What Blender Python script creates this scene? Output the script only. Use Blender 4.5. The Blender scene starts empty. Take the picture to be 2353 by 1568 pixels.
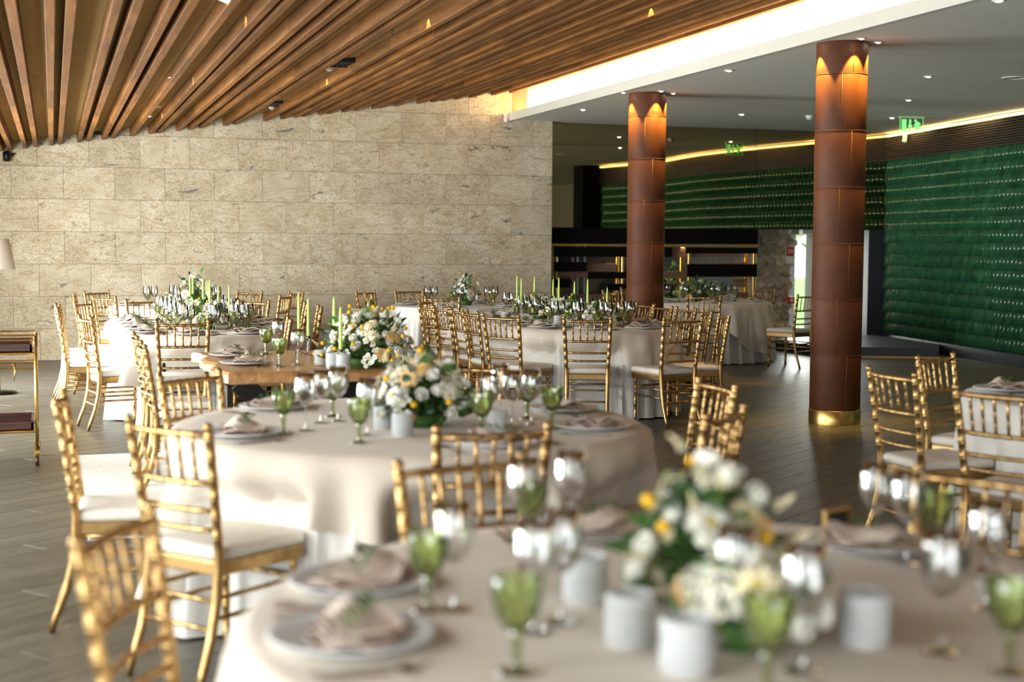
import bpy, bmesh, math, random
from mathutils import Vector, Matrix
sc = bpy.context.scene
COL = sc.collection
PI = math.pi
rnd = random.Random(11)

# ------------------------------------------------------------------ camera, world, daylight, exposure
FPX, CX, CY, EYE = 3268.0, 1176.5, 784.0, 1.53
PITCH, ROLL, YAW = math.atan(227 / 3268.0), 0.0058, math.radians(17.9)
_f0 = Vector((math.sin(YAW), math.cos(YAW), 0)); _r0 = Vector((math.cos(YAW), -math.sin(YAW), 0)); _z = Vector((0, 0, 1))
FW = math.cos(PITCH) * _f0 - math.sin(PITCH) * _z
_u0 = math.sin(PITCH) * _f0 + math.cos(PITCH) * _z
RT = math.cos(ROLL) * _r0 + math.sin(ROLL) * _u0
UP = math.cos(ROLL) * _u0 - math.sin(ROLL) * _r0
EYEP = Vector((0, 0, EYE))
cam = bpy.data.objects.new('camera', bpy.data.cameras.new('camera')); COL.objects.link(cam)
cam.matrix_world = Matrix((( RT.x, UP.x, -FW.x, 0), (RT.y, UP.y, -FW.y, 0), (RT.z, UP.z, -FW.z, EYE), (0, 0, 0, 1)))
cam.data.sensor_width = 36; cam.data.lens = 36 * FPX / 2353; cam.data.clip_start = .05; cam.data.clip_end = 200
cam.data.dof.use_dof = True; cam.data.dof.focus_distance = 12.3; cam.data.dof.aperture_fstop = 1.7
sc.camera = cam

def at(x, y, z=.77):            # a photo pixel on the horizontal plane z -> a point in the room
    d = FW + (x - CX) / FPX * RT - (y - CY) / FPX * UP
    return EYEP + d * ((z - EYE) / d.z)

w = bpy.data.worlds.new('world'); sc.world = w; w.use_nodes = True
wn = w.node_tree; bg = wn.nodes['Background']; bg.inputs['Color'].default_value = (.86, .95, 1, 1); bg.inputs['Strength'].default_value = 4.0
def area(name, loc, direction, sx, sy, power, col=(1, 1, 1)):
    l = bpy.data.lights.new(name, 'AREA'); l.shape = 'RECTANGLE'; l.size = sx; l.size_y = sy; l.energy = power; l.color = col
    o = bpy.data.objects.new(name, l); COL.objects.link(o); o.location = loc
    o.rotation_euler = Vector(direction).to_track_quat('-Z', 'Y').to_euler(); return o
WINY = [-2.2, 1.3, 4.8, 8.3, 11.8, 15.3]             # window bays of the long glazed side, all outside the frame
for y in WINY:
    area('daylight_side', (-2.05, y, 1.35), (1, 0, -.05), 2.1, 2.3, {8.3: 190, 11.8: 270, 15.3: 520}.get(y, 125), (.98, 1, .95))
area('daylight_back', (2.0, -5.6, 1.5), (0, 1, -.02), 3.6, 2.0, 150, (1, .98, .92))
area('daylight_exit_boost', (11.45, 21.0, .9), (-.25, -1, -.03), .9, 1.6, 70, (.97, 1, .92))  # added area light, strengthens the exit's daylight and its streak on the floor
sc.view_settings.view_transform = 'Standard'; sc.view_settings.look = 'None'; sc.view_settings.gamma = 1
sc.view_settings.exposure = 0.12; sc.view_settings.use_curve_mapping = False
cy = sc.cycles
cy.use_denoising = True; cy.max_bounces = 7; cy.diffuse_bounces = 4; cy.glossy_bounces = 4; cy.transmission_bounces = 6
cy.transparent_max_bounces = 24; cy.caustics_reflective = False; cy.caustics_refractive = False; cy.sample_clamp_indirect = 6
cy.use_adaptive_sampling = True; cy.adaptive_threshold = .02

# ------------------------------------------------------------------ helpers
class MB:
    def __init__(s): s.v = []; s.f = []; s.s = []; s.m = []
    def add(s, vs, fs, smooth=False, m=0):
        b = len(s.v); s.v += [tuple(p) for p in vs]
        for f in fs: s.f.append([b + i for i in f]); s.s.append(smooth); s.m.append(m)
        return s
    def box(s, x0, x1, y0, y1, z0, z1, m=0):
        return s.add([(x0, y0, z0), (x1, y0, z0), (x1, y1, z0), (x0, y1, z0), (x0, y0, z1), (x1, y0, z1), (x1, y1, z1), (x0, y1, z1)],
                     [(0, 3, 2, 1), (4, 5, 6, 7), (0, 1, 5, 4), (1, 2, 6, 5), (2, 3, 7, 6), (3, 0, 4, 7)], False, m)
    def tube(s, pts, rads, seg=8, cap=True, m=0, smooth=True):
        pts = [Vector(p) for p in pts]; n = len(pts)
        if not isinstance(rads, (list, tuple)): rads = [rads] * n
        vs = []; ref = None
        for i, p in enumerate(pts):
            t = (pts[min(i + 1, n - 1)] - pts[max(i - 1, 0)]).normalized()
            if ref is None: ref = Vector((0, 0, 1)) if abs(t.z) < .9 else Vector((1, 0, 0))
            a = t.cross(ref).normalized(); b = t.cross(a); ref = b.cross(t) if False else ref
            for k in range(seg):
                c = 2 * PI * k / seg; vs.append(p + (a * math.cos(c) + b * math.sin(c)) * rads[i])
        fs = [(i * seg + k, i * seg + (k + 1) % seg, (i + 1) * seg + (k + 1) % seg, (i + 1) * seg + k) for i in range(n - 1) for k in range(seg)]
        s.add(vs, fs, smooth, m)
        if cap:
            b = len(s.v) - len(vs)
            s.f.append([b + k for k in range(seg)][::-1]); s.s.append(False); s.m.append(m)
            s.f.append([b + (n - 1) * seg + k for k in range(seg)]); s.s.append(False); s.m.append(m)
        return s
    def lathe(s, prof, seg=16, o=(0, 0, 0), m=0, smooth=True, twist=0):
        vs = []
        for j, (r, z) in enumerate(prof):
            for k in range(seg):
                a = 2 * PI * (k + twist * (j % 2)) / seg
                vs.append((o[0] + r * math.cos(a), o[1] + r * math.sin(a), o[2] + z))
        fs = []
        for j in range(len(prof) - 1):
            for k in range(seg):
                a, b, c, d = j * seg + k, j * seg + (k + 1) % seg, (j + 1) * seg + (k + 1) % seg, (j + 1) * seg + k
                if twist:
                    fs += [(a, b, d), (b, c, d)] if j % 2 == 0 else [(a, b, c), (a, c, d)]
                else: fs.append((a, b, c, d))
        return s.add(vs, fs, smooth, m)
    def mesh(s, name, mats):
        me = bpy.data.meshes.new(name); me.from_pydata(s.v, [], s.f)
        me.polygons.foreach_set('use_smooth', s.s); me.polygons.foreach_set('material_index', s.m)
        for m in (mats if isinstance(mats, (list, tuple)) else [mats]): me.materials.append(m)
        me.update(); return me

def obj(name, mesh, parent=None, loc=(0, 0, 0), rz=0, label=None, cat=None, group=None, kind=None, rot=None, s=1):
    o = bpy.data.objects.new(name, mesh); COL.objects.link(o); o.location = loc
    o.rotation_euler = rot if rot is not None else (0, 0, rz); o.scale = (s, s, s) if not isinstance(s, (tuple, list)) else s
    if parent is not None: o.parent = parent
    if label: o['label'] = label
    if cat: o['category'] = cat
    if group: o['group'] = group
    if kind: o['kind'] = kind
    return o
def put(kit, name, label, cat, loc, rz=0, group=None, s=1, rot=None):
    r = obj(name, None, None, loc, rz, label, cat, group, None, rot, s)
    for p in kit:
        c = obj(p[0], p[1], r, *(p[2] if len(p) > 2 else ()))
        if len(p) > 4 and p[4]: c['label'] = p[4]
        if len(p) > 5 and p[5]: c['kind'] = p[5]
        for q in (p[3] if len(p) > 3 and p[3] else ()): obj(q[0], q[1], c)
    return r
def bevel_box(x0, x1, y0, y1, z0, z1, b, seg=2):
    bm = bmesh.new()
    vs = [bm.verts.new(p) for p in [(x0, y0, z0), (x1, y0, z0), (x1, y1, z0), (x0, y1, z0), (x0, y0, z1), (x1, y0, z1), (x1, y1, z1), (x0, y1, z1)]]
    for f in [(0, 3, 2, 1), (4, 5, 6, 7), (0, 1, 5, 4), (1, 2, 6, 5), (2, 3, 7, 6), (3, 0, 4, 7)]: bm.faces.new([vs[i] for i in f])
    bmesh.ops.bevel(bm, geom=bm.edges[:], offset=b, segments=seg, affect='EDGES', profile=.5)
    bm.verts.index_update()
    return [v.co.copy() for v in bm.verts], [[v.index for v in f.verts] for f in bm.faces]

# ------------------------------------------------------------------ materials
def new_mat(name):
    m = bpy.data.materials.new(name); m.use_nodes = True; nt = m.node_tree
    return m, nt, nt.nodes['Principled BSDF']
def node(nt, t, **kw):
    n = nt.nodes.new(t)
    for k, v in kw.items(): setattr(n, k, v)
    return n
def ramp(nt, fac, stops):
    r = node(nt, 'ShaderNodeValToRGB'); e = r.color_ramp.elements
    while len(e) < len(stops): e.new(.5)
    for i, (p, c) in enumerate(stops): e[i].position = p; e[i].color = (*c, 1)
    nt.links.new(fac, r.inputs[0]); return r.outputs[0]
def coords(nt, kind='Object', scale=(1, 1, 1), rot=(0, 0, 0), rand=0):
    tc = node(nt, 'ShaderNodeTexCoord'); mp = node(nt, 'ShaderNodeMapping'); mp.inputs['Scale'].default_value = scale; mp.inputs['Rotation'].default_value = rot
    src = tc.outputs[kind]
    if rand:
        oi = node(nt, 'ShaderNodeObjectInfo'); ma = node(nt, 'ShaderNodeVectorMath', operation='SCALE'); cb = node(nt, 'ShaderNodeCombineXYZ')
        for i in range(3): nt.links.new(oi.outputs['Random'], cb.inputs[i])
        nt.links.new(cb.outputs[0], ma.inputs[0]); ma.inputs['Scale'].default_value = rand
        ad = node(nt, 'ShaderNodeVectorMath'); nt.links.new(src, ad.inputs[0]); nt.links.new(ma.outputs[0], ad.inputs[1]); src = ad.outputs[0]
    nt.links.new(src, mp.inputs['Vector']); return mp.outputs[0]
def noise(nt, vec, scale, detail=4, rough=.55, dist=0):
    n = node(nt, 'ShaderNodeTexNoise'); n.inputs['Scale'].default_value = scale; n.inputs['Detail'].default_value = detail
    n.inputs['Roughness'].default_value = rough; n.inputs['Distortion'].default_value = dist; nt.links.new(vec, n.inputs['Vector']); return n.outputs[0]
def mixc(nt, fac, a, b, mode='MIX'):
    m = node(nt, 'ShaderNodeMix', data_type='RGBA', blend_type=mode)
    for sck, val in ((m.inputs[0], fac), (m.inputs[6], a), (m.inputs[7], b)):
        if isinstance(val, (int, float)): sck.default_value = val
        elif isinstance(val, tuple): sck.default_value = (*val, 1)
        else: nt.links.new(val, sck)
    return m.outputs[2]
def bump(nt, p, h, strength=.3, dist=.01):
    b = node(nt, 'ShaderNodeBump'); b.inputs['Strength'].default_value = strength; b.inputs['Distance'].default_value = dist
    nt.links.new(h, b.inputs['Height']); nt.links.new(b.outputs[0], p.inputs['Normal'])
def simple(name, col, rough=.5, metal=0, spec=.5, grain=0, gscale=40, bmp=0, bdist=.003):
    m, nt, p = new_mat(name)
    p.inputs['Base Color'].default_value = (*col, 1); p.inputs['Roughness'].default_value = rough; p.inputs['Metallic'].default_value = metal
    p.inputs['Specular IOR Level'].default_value = spec
    if grain or bmp:
        n = noise(nt, coords(nt), gscale)
        if grain: nt.links.new(ramp(nt, n, [(.3, tuple(c * (1 - grain) for c in col)), (.7, tuple(min(1, c * (1 + grain)) for c in col))]), p.inputs['Base Color'])
        if bmp: bump(nt, p, n, bmp, bdist)
    return m
def rand_value(nt, lo, hi):
    oi = node(nt, 'ShaderNodeObjectInfo'); mr = node(nt, 'ShaderNodeMapRange'); mr.inputs[3].default_value = lo; mr.inputs[4].default_value = hi
    nt.links.new(oi.outputs['Random'], mr.inputs[0]); return mr.outputs[0]
def scaled(nt, col, fac):
    m = node(nt, 'ShaderNodeVectorMath', operation='SCALE'); nt.links.new(col, m.inputs[0]); nt.links.new(fac, m.inputs['Scale']); return m.outputs[0]

# bush-hammered yellow granite with grey-brown veins
M_stone, nt, p = new_mat('yellow_granite')
c = coords(nt, rand=37.0); wv = coords(nt, scale=(1, 1, 3.2), rot=(0, .22, 0), rand=53.0)
base = ramp(nt, noise(nt, c, 3.0, 5, .6), [(.3, (.46, .385, .26)), (.5, (.58, .505, .365)), (.72, (.69, .63, .50))])
vein = ramp(nt, noise(nt, wv, 2.3, 7, .62, 1.4), [(.315, (1, 1, 1)), (.365, (0, 0, 0))])
band = ramp(nt, noise(nt, wv, 1.5, 5, .6, 2.2), [(.47, (0, 0, 0)), (.5, (1, 1, 1)), (.53, (0, 0, 0))])
base = mixc(nt, band, base, (.43, .32, .19)); base = mixc(nt, vein, base, (.17, .165, .16))
speck = ramp(nt, noise(nt, c, 95, 3, .7), [(.36, (.34, .32, .30)), (.5, (1, 1, 1)), (.7, (1.25, 1.23, 1.2))])
base = mixc(nt, .85, base, speck, 'MULTIPLY')
nt.links.new(scaled(nt, base, rand_value(nt, .93, 1.07)), p.inputs['Base Color']); p.inputs['Roughness'].default_value = .85
bump(nt, p, noise(nt, c, 75, 3, .7), .55, .008)
M_joint = simple('stone_joint', (.20, .165, .11), .9)
# slats
def wood(name, dark, mid, light, sc_long=(9, .5, 9), rough=.45, seg=0, bmp=.15, rand=9.0, lo=.8, hi=1.15):
    m, nt, p = new_mat(name)
    g = noise(nt, coords(nt, scale=sc_long, rand=rand), 3.0, 6, .6, .6)
    col = ramp(nt, g, [(.3, dark), (.52, mid), (.75, light)])
    if seg:
        tc = coords(nt, scale=(0, seg, 0), rand=rand); wn_ = node(nt, 'ShaderNodeTexVoronoi', voronoi_dimensions='1D'); sx = node(nt, 'ShaderNodeSeparateXYZ')
        nt.links.new(tc, sx.inputs[0]); nt.links.new(sx.outputs[1], wn_.inputs['W']); wn_.inputs['Scale'].default_value = 1
        bw = node(nt, 'ShaderNodeSeparateColor'); nt.links.new(wn_.outputs['Color'], bw.inputs[0])
        mr = node(nt, 'ShaderNodeMapRange'); mr.inputs[3].default_value = .72; mr.inputs[4].default_value = 1.3; nt.links.new(bw.outputs[0], mr.inputs[0])
        col = scaled(nt, col, mr.outputs[0])
    nt.links.new(scaled(nt, col, rand_value(nt, lo, hi)), p.inputs['Base Color']); p.inputs['Roughness'].default_value = rough
    if bmp: bump(nt, p, g, bmp, .003)
    return m
M_slat = wood('ceiling_slat_wood', (.11, .044, .011), (.19, .078, .019), (.275, .12, .034), seg=.75)
M_tabletop = wood('live_edge_wood', (.30, .14, .05), (.46, .24, .09), (.62, .37, .17), (8, .7, 8), .3, bmp=.05, rand=0, lo=1, hi=1)
M_brown_board = wood('brown_board_wood', (.13, .075, .05), (.21, .125, .085), (.28, .17, .12), (.6, 8, 9), .5)
M_slatdark = wood('dark_wall_slat_wood', (.022, .013, .008), (.045, .026, .015), (.07, .042, .025), (9, .6, 8), .5)
M_tray = wood('tray_wood', (.03, .011, .007), (.055, .02, .012), (.085, .034, .02), (.6, 9, 9), .3)
M_slat.node_tree.nodes['Principled BSDF'].inputs['Specular IOR Level'].default_value = .22; M_slat.node_tree.nodes['Principled BSDF'].inputs['Roughness'].default_value = .58
M_woodwool, nt, p = new_mat('wood_wool_board')
g = noise(nt, coords(nt, scale=(.35, 1.6, 1)), 60, 6, .75, .8)
nt.links.new(ramp(nt, g, [(.32, (.20, .115, .03)), (.5, (.46, .29, .09)), (.7, (.66, .46, .17))]), p.inputs['Base Color']); p.inputs['Roughness'].default_value = .9
bump(nt, p, g, .8, .01)
# floor planks
M_floor, nt, p = new_mat('floor_plank_porcelain')
ROTF = math.radians(53.4)          # plank direction, measured from +Y towards +X
g1 = noise(nt, coords(nt, 'Object', scale=(1.3, 9, 1), rand=19), 2.2, 6, .62, .5); g2 = noise(nt, coords(nt, 'Object', scale=(3, 60, 1), rand=19), 2.0, 4, .6, .3)
col = ramp(nt, g1, [(.3, (.060, .056, .043)), (.5, (.089, .083, .064)), (.72, (.122, .116, .092))])
nt.links.new(scaled(nt, col, rand_value(nt, .88, 1.12)), p.inputs['Base Color'])
nt.links.new(ramp(nt, g2, [(.3, (.33,) * 3), (.7, (.46,) * 3)]), p.inputs['Roughness']); p.inputs['Specular IOR Level'].default_value = .4
bump(nt, p, g2, .35, .004)
M_grout = simple('floor_grout', (.055, .052, .045), .8)
M_plaster = simple('white_plaster', (.74, .72, .66), .8, grain=.02, gscale=3)
M_ceilpaint = simple('ceiling_paint', (.62, .63, .56), .85, grain=.02, gscale=2)
M_dark = simple('dark_interior_paint', (.018, .02, .024), .6, grain=.1, gscale=5)
M_navy = simple('navy_lacquer', (.030, .036, .048), .42, grain=.12, gscale=6)
M_black = simple('black_stained_board', (.004, .0035, .0035), .85, spec=.1, grain=.3, gscale=30)
M_blackmetal = simple('black_metal', (.012, .012, .013), .4, .6)
M_brass = simple('brass', (.72, .48, .16), .3, 1, grain=.12, gscale=18)
M_brassdull = simple('dull_brass_edge', (.55, .33, .10), .45, .8, grain=.1, gscale=20)
M_leather, nt, p = new_mat('brown_leather_wrap')
g = noise(nt, coords(nt, rand=11), 70, 5, .6)
nt.links.new(ramp(nt, noise(nt, coords(nt, rand=11), 3, 4), [(.3, (.082, .026, .009)), (.7, (.116, .038, .014))]), p.inputs['Base Color']); p.inputs['Roughness'].default_value = .55
p.inputs['Specular IOR Level'].default_value = .22
bump(nt, p, g, .12, .004)
M_stitch = simple('seam_piping', (.115, .043, .018), .6)
M_gold, nt, p = new_mat('gold_painted_wood')
g = noise(nt, coords(nt, rand=5), 30, 4)
nt.links.new(ramp(nt, g, [(.3, (.38, .225, .085)), (.7, (.56, .36, .15))]), p.inputs['Base Color']); p.inputs['Metallic'].default_value = .93
nt.links.new(ramp(nt, g, [(.3, (.38,) * 3), (.7, (.27,) * 3)]), p.inputs['Roughness'])
M_cushion = simple('cream_cushion_fabric', (.74, .68, .60), .85, grain=.05, gscale=60, bmp=.15)
def fabric(name, a, b, sc_=260):
    m, nt, p = new_mat(name); v = coords(nt); g = noise(nt, v, sc_, 2, .6); h = noise(nt, v, 5, 4)
    nt.links.new(mixc(nt, .3, ramp(nt, g, [(.3, a), (.7, b)]), ramp(nt, h, [(.3, a), (.7, b)])), p.inputs['Base Color'])
    p.inputs['Roughness'].default_value = .9; p.inputs['Sheen Weight'].default_value = .15; p.inputs['Specular IOR Level'].default_value = .2
    bump(nt, p, g, .2, .001); return m
M_linen_under = fabric('ivory_underlay_cloth', (.70, .67, .62), (.76, .73, .68))
M_linen_over = fabric('beige_linen_overlay', (.65, .57, .475), (.74, .66, .565))
M_napkin = fabric('blush_linen_napkin', (.62, .49, .41), (.72, .59, .50))
M_rug = fabric('pale_shaggy_rug', (.62, .59, .52), (.80, .77, .70), 45)
M_shade = fabric('lamp_shade_cloth', (.66, .62, .55), (.72, .68, .60))
M_plate = simple('pale_stoneware', (.66, .70, .72), .3, grain=.04, gscale=12)
M_steel = simple('polished_steel', (.68, .66, .62), .16, 1)
M_bronze = simple('bronze_cutlery', (.34, .17, .09), .22, 1)
def thin_glass(name, tint, gl=.06, milk=None):
    m, nt, p = new_mat(name); nt.nodes.remove(p); out = nt.nodes['Material Output']
    tr = node(nt, 'ShaderNodeBsdfTransparent'); tr.inputs[0].default_value = (*tint, 1); gs = node(nt, 'ShaderNodeBsdfGlossy'); gs.inputs['Roughness'].default_value = .015
    lw = node(nt, 'ShaderNodeFresnel'); lw.inputs['IOR'].default_value = 1.5; mr = node(nt, 'ShaderNodeMath', operation='MULTIPLY_ADD'); mr.inputs[1].default_value = 1.1; mr.inputs[2].default_value = gl - .04
    nt.links.new(lw.outputs[0], mr.inputs[0]); mx = node(nt, 'ShaderNodeMixShader'); nt.links.new(mr.outputs[0], mx.inputs[0]); nt.links.new(tr.outputs[0], mx.inputs[1]); nt.links.new(gs.outputs[0], mx.inputs[2])
    
    if milk:
        tl = node(nt, 'ShaderNodeBsdfTranslucent'); tl.inputs[0].default_value = (*milk, 1); df = node(nt, 'ShaderNodeBsdfDiffuse'); df.inputs[0].default_value = (*milk, 1); ad = node(nt, 'ShaderNodeMixShader')
        nt.links.new(tl.outputs[0], ad.inputs[1]); nt.links.new(df.outputs[0], ad.inputs[2]); m2 = node(nt, 'ShaderNodeMixShader'); m2.inputs[0].default_value = .09
        nt.links.new(mx.outputs[0], m2.inputs[1]); nt.links.new(ad.outputs[0], m2.inputs[2]); mx = m2
    nt.links.new(mx.outputs[0], out.inputs[0]); return m
M_glass = thin_glass('clear_wine_glass', (.97, .98, .98), .10)
M_green_glass = thin_glass('green_pressed_glass', (.84, .89, .66), .08, (.42, .52, .18))
M_green_solid = thin_glass('green_glass_stem', (.62, .70, .36), .10, (.22, .30, .08))
M_votive, nt, p = new_mat('frosted_cut_glass'); p.inputs['Base Color'].default_value = (.88, .91, .92, 1); p.inputs['Roughness'].default_value = .12; p.inputs['Transmission Weight'].default_value = .42; p.inputs['IOR'].default_value = 1.3
M_candle, nt, p = new_mat('lime_green_wax'); p.inputs['Base Color'].default_value = (.56, .80, .16, 1); p.inputs['Roughness'].default_value = .45; p.inputs['Subsurface Weight'].default_value = .25; p.inputs['Subsurface Radius'].default_value = (.01, .012, .004); p.inputs['Subsurface Scale'].default_value = .5
M_wick = simple('candle_wick', (.25, .22, .18), .9)
M_wax = simple('ivory_wax', (.85, .80, .68), .5)
def petal(name, a, b, sss=0):
    m, nt, p = new_mat(name); g = noise(nt, coords(nt, rand=3), 60, 3); nt.links.new(ramp(nt, g, [(.3, a), (.7, b)]), p.inputs['Base Color']); p.inputs['Roughness'].default_value = .6
    p.inputs['Specular IOR Level'].default_value = .25; return m
M_white = petal('white_petal', (.80, .79, .70), (.90, .90, .84))
M_cream = petal('cream_petal', (.80, .68, .40), (.88, .80, .58))
M_peach = petal('peach_petal', (.68, .42, .16), (.80, .58, .30))
M_yellow = petal('yellow_bud', (.72, .36, .01), (.86, .52, .02))
M_centre = petal('flower_centre', (.45, .36, .06), (.62, .52, .12))
M_leafg = petal('deep_green_leaf', (.035, .095, .02), (.075, .17, .035))
M_euca = petal('blue_green_leaf', (.11, .19, .15), (.20, .30, .24))
M_leafy = petal('yellow_green_leaf', (.16, .26, .04), (.30, .40, .10))
M_outleaf = petal('outdoor_leaf', (.10, .22, .03), (.30, .45, .10))
M_tile, nt, p = new_mat('green_glazed_tile')
nt.links.new(scaled(nt, ramp(nt, noise(nt, coords(nt, rand=23), 9, 4), [(.3, (.016, .078, .034)), (.7, (.036, .140, .062))]), rand_value(nt, .8, 1.25)), p.inputs['Base Color'])
p.inputs['Roughness'].default_value = .14; p.inputs['Specular IOR Level'].default_value = .5
M_mirror = simple('smoked_mirror', (.42, .35, .20), .012, 1)
def emis(name, col, st):
    m, nt, p = new_mat(name); p.inputs['Base Color'].default_value = (.8, .8, .8, 1); p.inputs['Emission Color'].default_value = (*col, 1); p.inputs['Emission Strength'].default_value = st; return m
M_led = emis('warm_led_strip', (1, .62, .20), 9)
M_lens = emis('downlight_lens', (1, .92, .80), 60)
M_exit = emis('exit_sign_green', (.02, .95, .10), .85)
M_acrylic = thin_glass('sign_acrylic', (.80, .95, .82), .05)
M_detector = simple('white_plastic', (.78, .75, .66), .4)
M_red = simple('red_sign_paint', (.55, .03, .025), .5)
M_signwhite = simple('sign_white', (.75, .70, .62), .5)
M_rubble, nt, p = new_mat('rubble_stone')
c = coords(nt, rand=13)
nt.links.new(scaled(nt, ramp(nt, noise(nt, c, 5, 6, .65, .6), [(.3, (.24, .18, .12)), (.5, (.46, .37, .26)), (.72, (.64, .56, .44))]), rand_value(nt, .75, 1.2)), p.inputs['Base Color']); p.inputs['Roughness'].default_value = .9
bump(nt, p, noise(nt, c, 14, 6, .65), .9, .03)
M_mortar = simple('rubble_mortar', (.42, .34, .25), .95, grain=.2, gscale=20, bmp=.4, bdist=.01)
M_bark = simple('tree_bark', (.16, .12, .08), .9, grain=.3, gscale=10)
M_lawn = simple('lawn_green', (.16, .30, .05), .9, grain=.35, gscale=3)
M_paving = simple('outdoor_paving', (.42, .40, .35), .8, grain=.1, gscale=4)
M_greywall = simple('grey_wall_paint', (.30, .29, .25), .8, grain=.04, gscale=3)
M_frame = simple('window_frame_paint', (.10, .09, .08), .5)
M_card = simple('dark_card', (.02, .025, .03), .5)

# ------------------------------------------------------------------ structure
WALLY, CEIL, LIPX = 18.92, 3.22, 6.06
def slatz(x): return 2.64 + .1447 * (x + .47)          # underside of the slats at the stone wall
def boardz(x): return slatz(x) + .115
wb = obj('wall_back', MB().box(-1.75, 6.66, WALLY + .035, WALLY + .27, 0, 3.9).mesh('wall_core', M_joint), kind='structure')
blockm = {}
for k in range(9):
    z0 = max(0, 1.223 + .41 * (k - 3)); z1 = 1.223 + .41 * (k - 2)
    x = (-.478 if k % 2 == 1 else -.163) - 2 * .6253
    while x < 6.69:
        a, b = max(x, -1.7), min(x + .6253, 6.69)
        if b - a > .04 and (z0 < boardz((a + b) / 2 - .3) if a < LIPX else z0 < CEIL):
            key = (round(b - a, 3), round(z1 - z0, 3))
            if key not in blockm:
                hw, hh = (b - a) / 2 - .0015, (z1 - z0) / 2 - .0015
                blockm[key] = MB().add(*bevel_box(-hw, hw, 0, .06, -hh, hh, .0022, 1)).mesh('stone_block', M_stone)
            obj('stone_block', blockm[key], wb, ((a + b) / 2, WALLY + rnd.uniform(-.0015, .0015), (z0 + z1) / 2))
        x += .6253
# floor: base slab, planks as parts, the far rest as one mesh
fl = obj('floor', MB().box(-2.1, 15, -6, 21.9, -.2, -.011).mesh('floor_slab', M_grout), kind='structure')
e = Vector((math.sin(ROTF), math.cos(ROTF), 0)); cr = Vector((-e.y, e.x, 0))
PL, PW = 1.2, .2
def depth_lat(q): return q.dot(_f0), q.dot(_r0)
planks = []
for j in range(-80, 120):
    for i in range(-14, 24):
        q = e * ((i + (j * .37) % 1.0) * PL) + cr * (j * PW)
        if not (-2.0 < q.x < 14.3 and -5.8 < q.y < 21.3): continue
        d, l = depth_lat(q)
        vis = 2.0 < d < 21 and abs(l) < .365 * d + .6 and not (q.y > 19 and q.x < 6.6)
        big = vis and d > 3.0
        hidden = any((q.x - a) ** 2 + (q.y - b) ** 2 < r * r for a, b, r in ((1.45, 5.8, .95), (1.3, 2.65, 1.4), (5.3, 5.8, .9)))
        planks.append((0 if (big and not hidden) else 1, d, q))
planks.sort(key=lambda t: (t[0], t[1]))
pm = MB().add(*bevel_box(-PL / 2 + .0015, PL / 2 - .0015, -PW / 2 + .0015, PW / 2 - .0015, -.011, 0, .0012, 1)).mesh('floor_plank', M_floor)
ang = math.atan2(e.y, e.x); rest = MB()
for n, (k, d, q) in enumerate(planks):
    if n < 300: obj('floor_plank', pm, fl, q, ang)
    else:
        hx, hy = PL / 2 - .0015, PW / 2 - .0015
        lx, ly = q.dot(e), q.dot(cr)
        rest.add([(lx + a, ly + b, z) for z in (-.011, 0) for a, b in ((-hx, -hy), (hx, -hy), (hx, hy), (-hx, hy))], [(4, 5, 6, 7), (0, 1, 5, 4), (1, 2, 6, 5), (2, 3, 7, 6), (3, 0, 4, 7)])
obj('floor_planks_far', rest.mesh('floor_planks_far', M_floor), fl, (0, 0, 0), ang, kind='stuff')
# slatted timber ceiling
cl = MB()
Y0 = -6.0
cl.add([(-2.1, Y0, boardz(-2.1)), (6.32, Y0, boardz(6.32)), (6.32, 19.2, boardz(6.32)), (-2.1, 19.2, boardz(-2.1))] + [(x, y, boardz(x) + .2) for x, y in ((-2.1, Y0), (6.32, Y0), (6.32, 19.2), (-2.1, 19.2))],
       [(0, 1, 2, 3), (7, 6, 5, 4), (0, 4, 5, 1), (1, 5, 6, 2), (2, 6, 7, 3), (3, 7, 4, 0)])
ceil1 = obj('ceiling', cl.mesh('ceiling_board', M_woodwool), kind='structure')
SL = [(3, 347), (24.8, 345), (58, 341), (82.5, 339), (117.5, 335), (137.5, 333), (181.5, 328), (202, 325.6), (238, 321), (258, 319), (302, 314.7), (345, 309.6), (363.5, 307), (408, 302.5), (436, 299.5),
      (461, 297), (515.5, 290), (539.5, 288), (608.5, 280), (648, 275), (677, 272.7), (696.5, 270), (734.5, 265), (754, 263), (788.5, 259), (817, 256), (857, 251), (874.5, 249), (908.5, 245), (961, 239.5),
      (993, 235), (1015.5, 232.6), (1046, 228.7), (1080, 225), (1132, 219), (1174, 214)]
def atY(x, y, Y):
    d = FW + (x - CX) / FPX * RT - (y - CY) / FPX * UP; return EYEP + d * (Y / d.y)
slm = {}
SLX = [atY(x, y, WALLY).x for x, y in SL]
for x in [-1.75, -1.45, -1.28, -.95, -.75] + SLX:
    hgt = .115
    if 'a' not in slm: slm['a'] = MB().add(*bevel_box(-.026, .026, Y0, WALLY - .004, 0, .125, .002, 1)).mesh('timber_slat', M_slat)
    obj('timber_slat', slm['a'], ceil1, (x, 0, slatz(x)))
# flat plaster ceiling with cove
c2 = MB(); c2.box(LIPX, 14.6, Y0, 21.9, CEIL, CEIL + .06); c2.box(LIPX - .025, LIPX, Y0, WALLY, CEIL - .015, CEIL + .095)
c2.box(6.32, 6.40, Y0, 19.2, CEIL + .06, 3.98)
obj('ceiling_flat', c2.mesh('ceiling_flat', M_ceilpaint), kind='structure', label='flat plaster ceiling')
bpy.data.objects['ceiling_flat'].data.materials.append(M_plaster)
for i_, p_ in enumerate(bpy.data.objects['ceiling_flat'].data.polygons):
    if i_ >= 12: p_.material_index = 1
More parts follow.
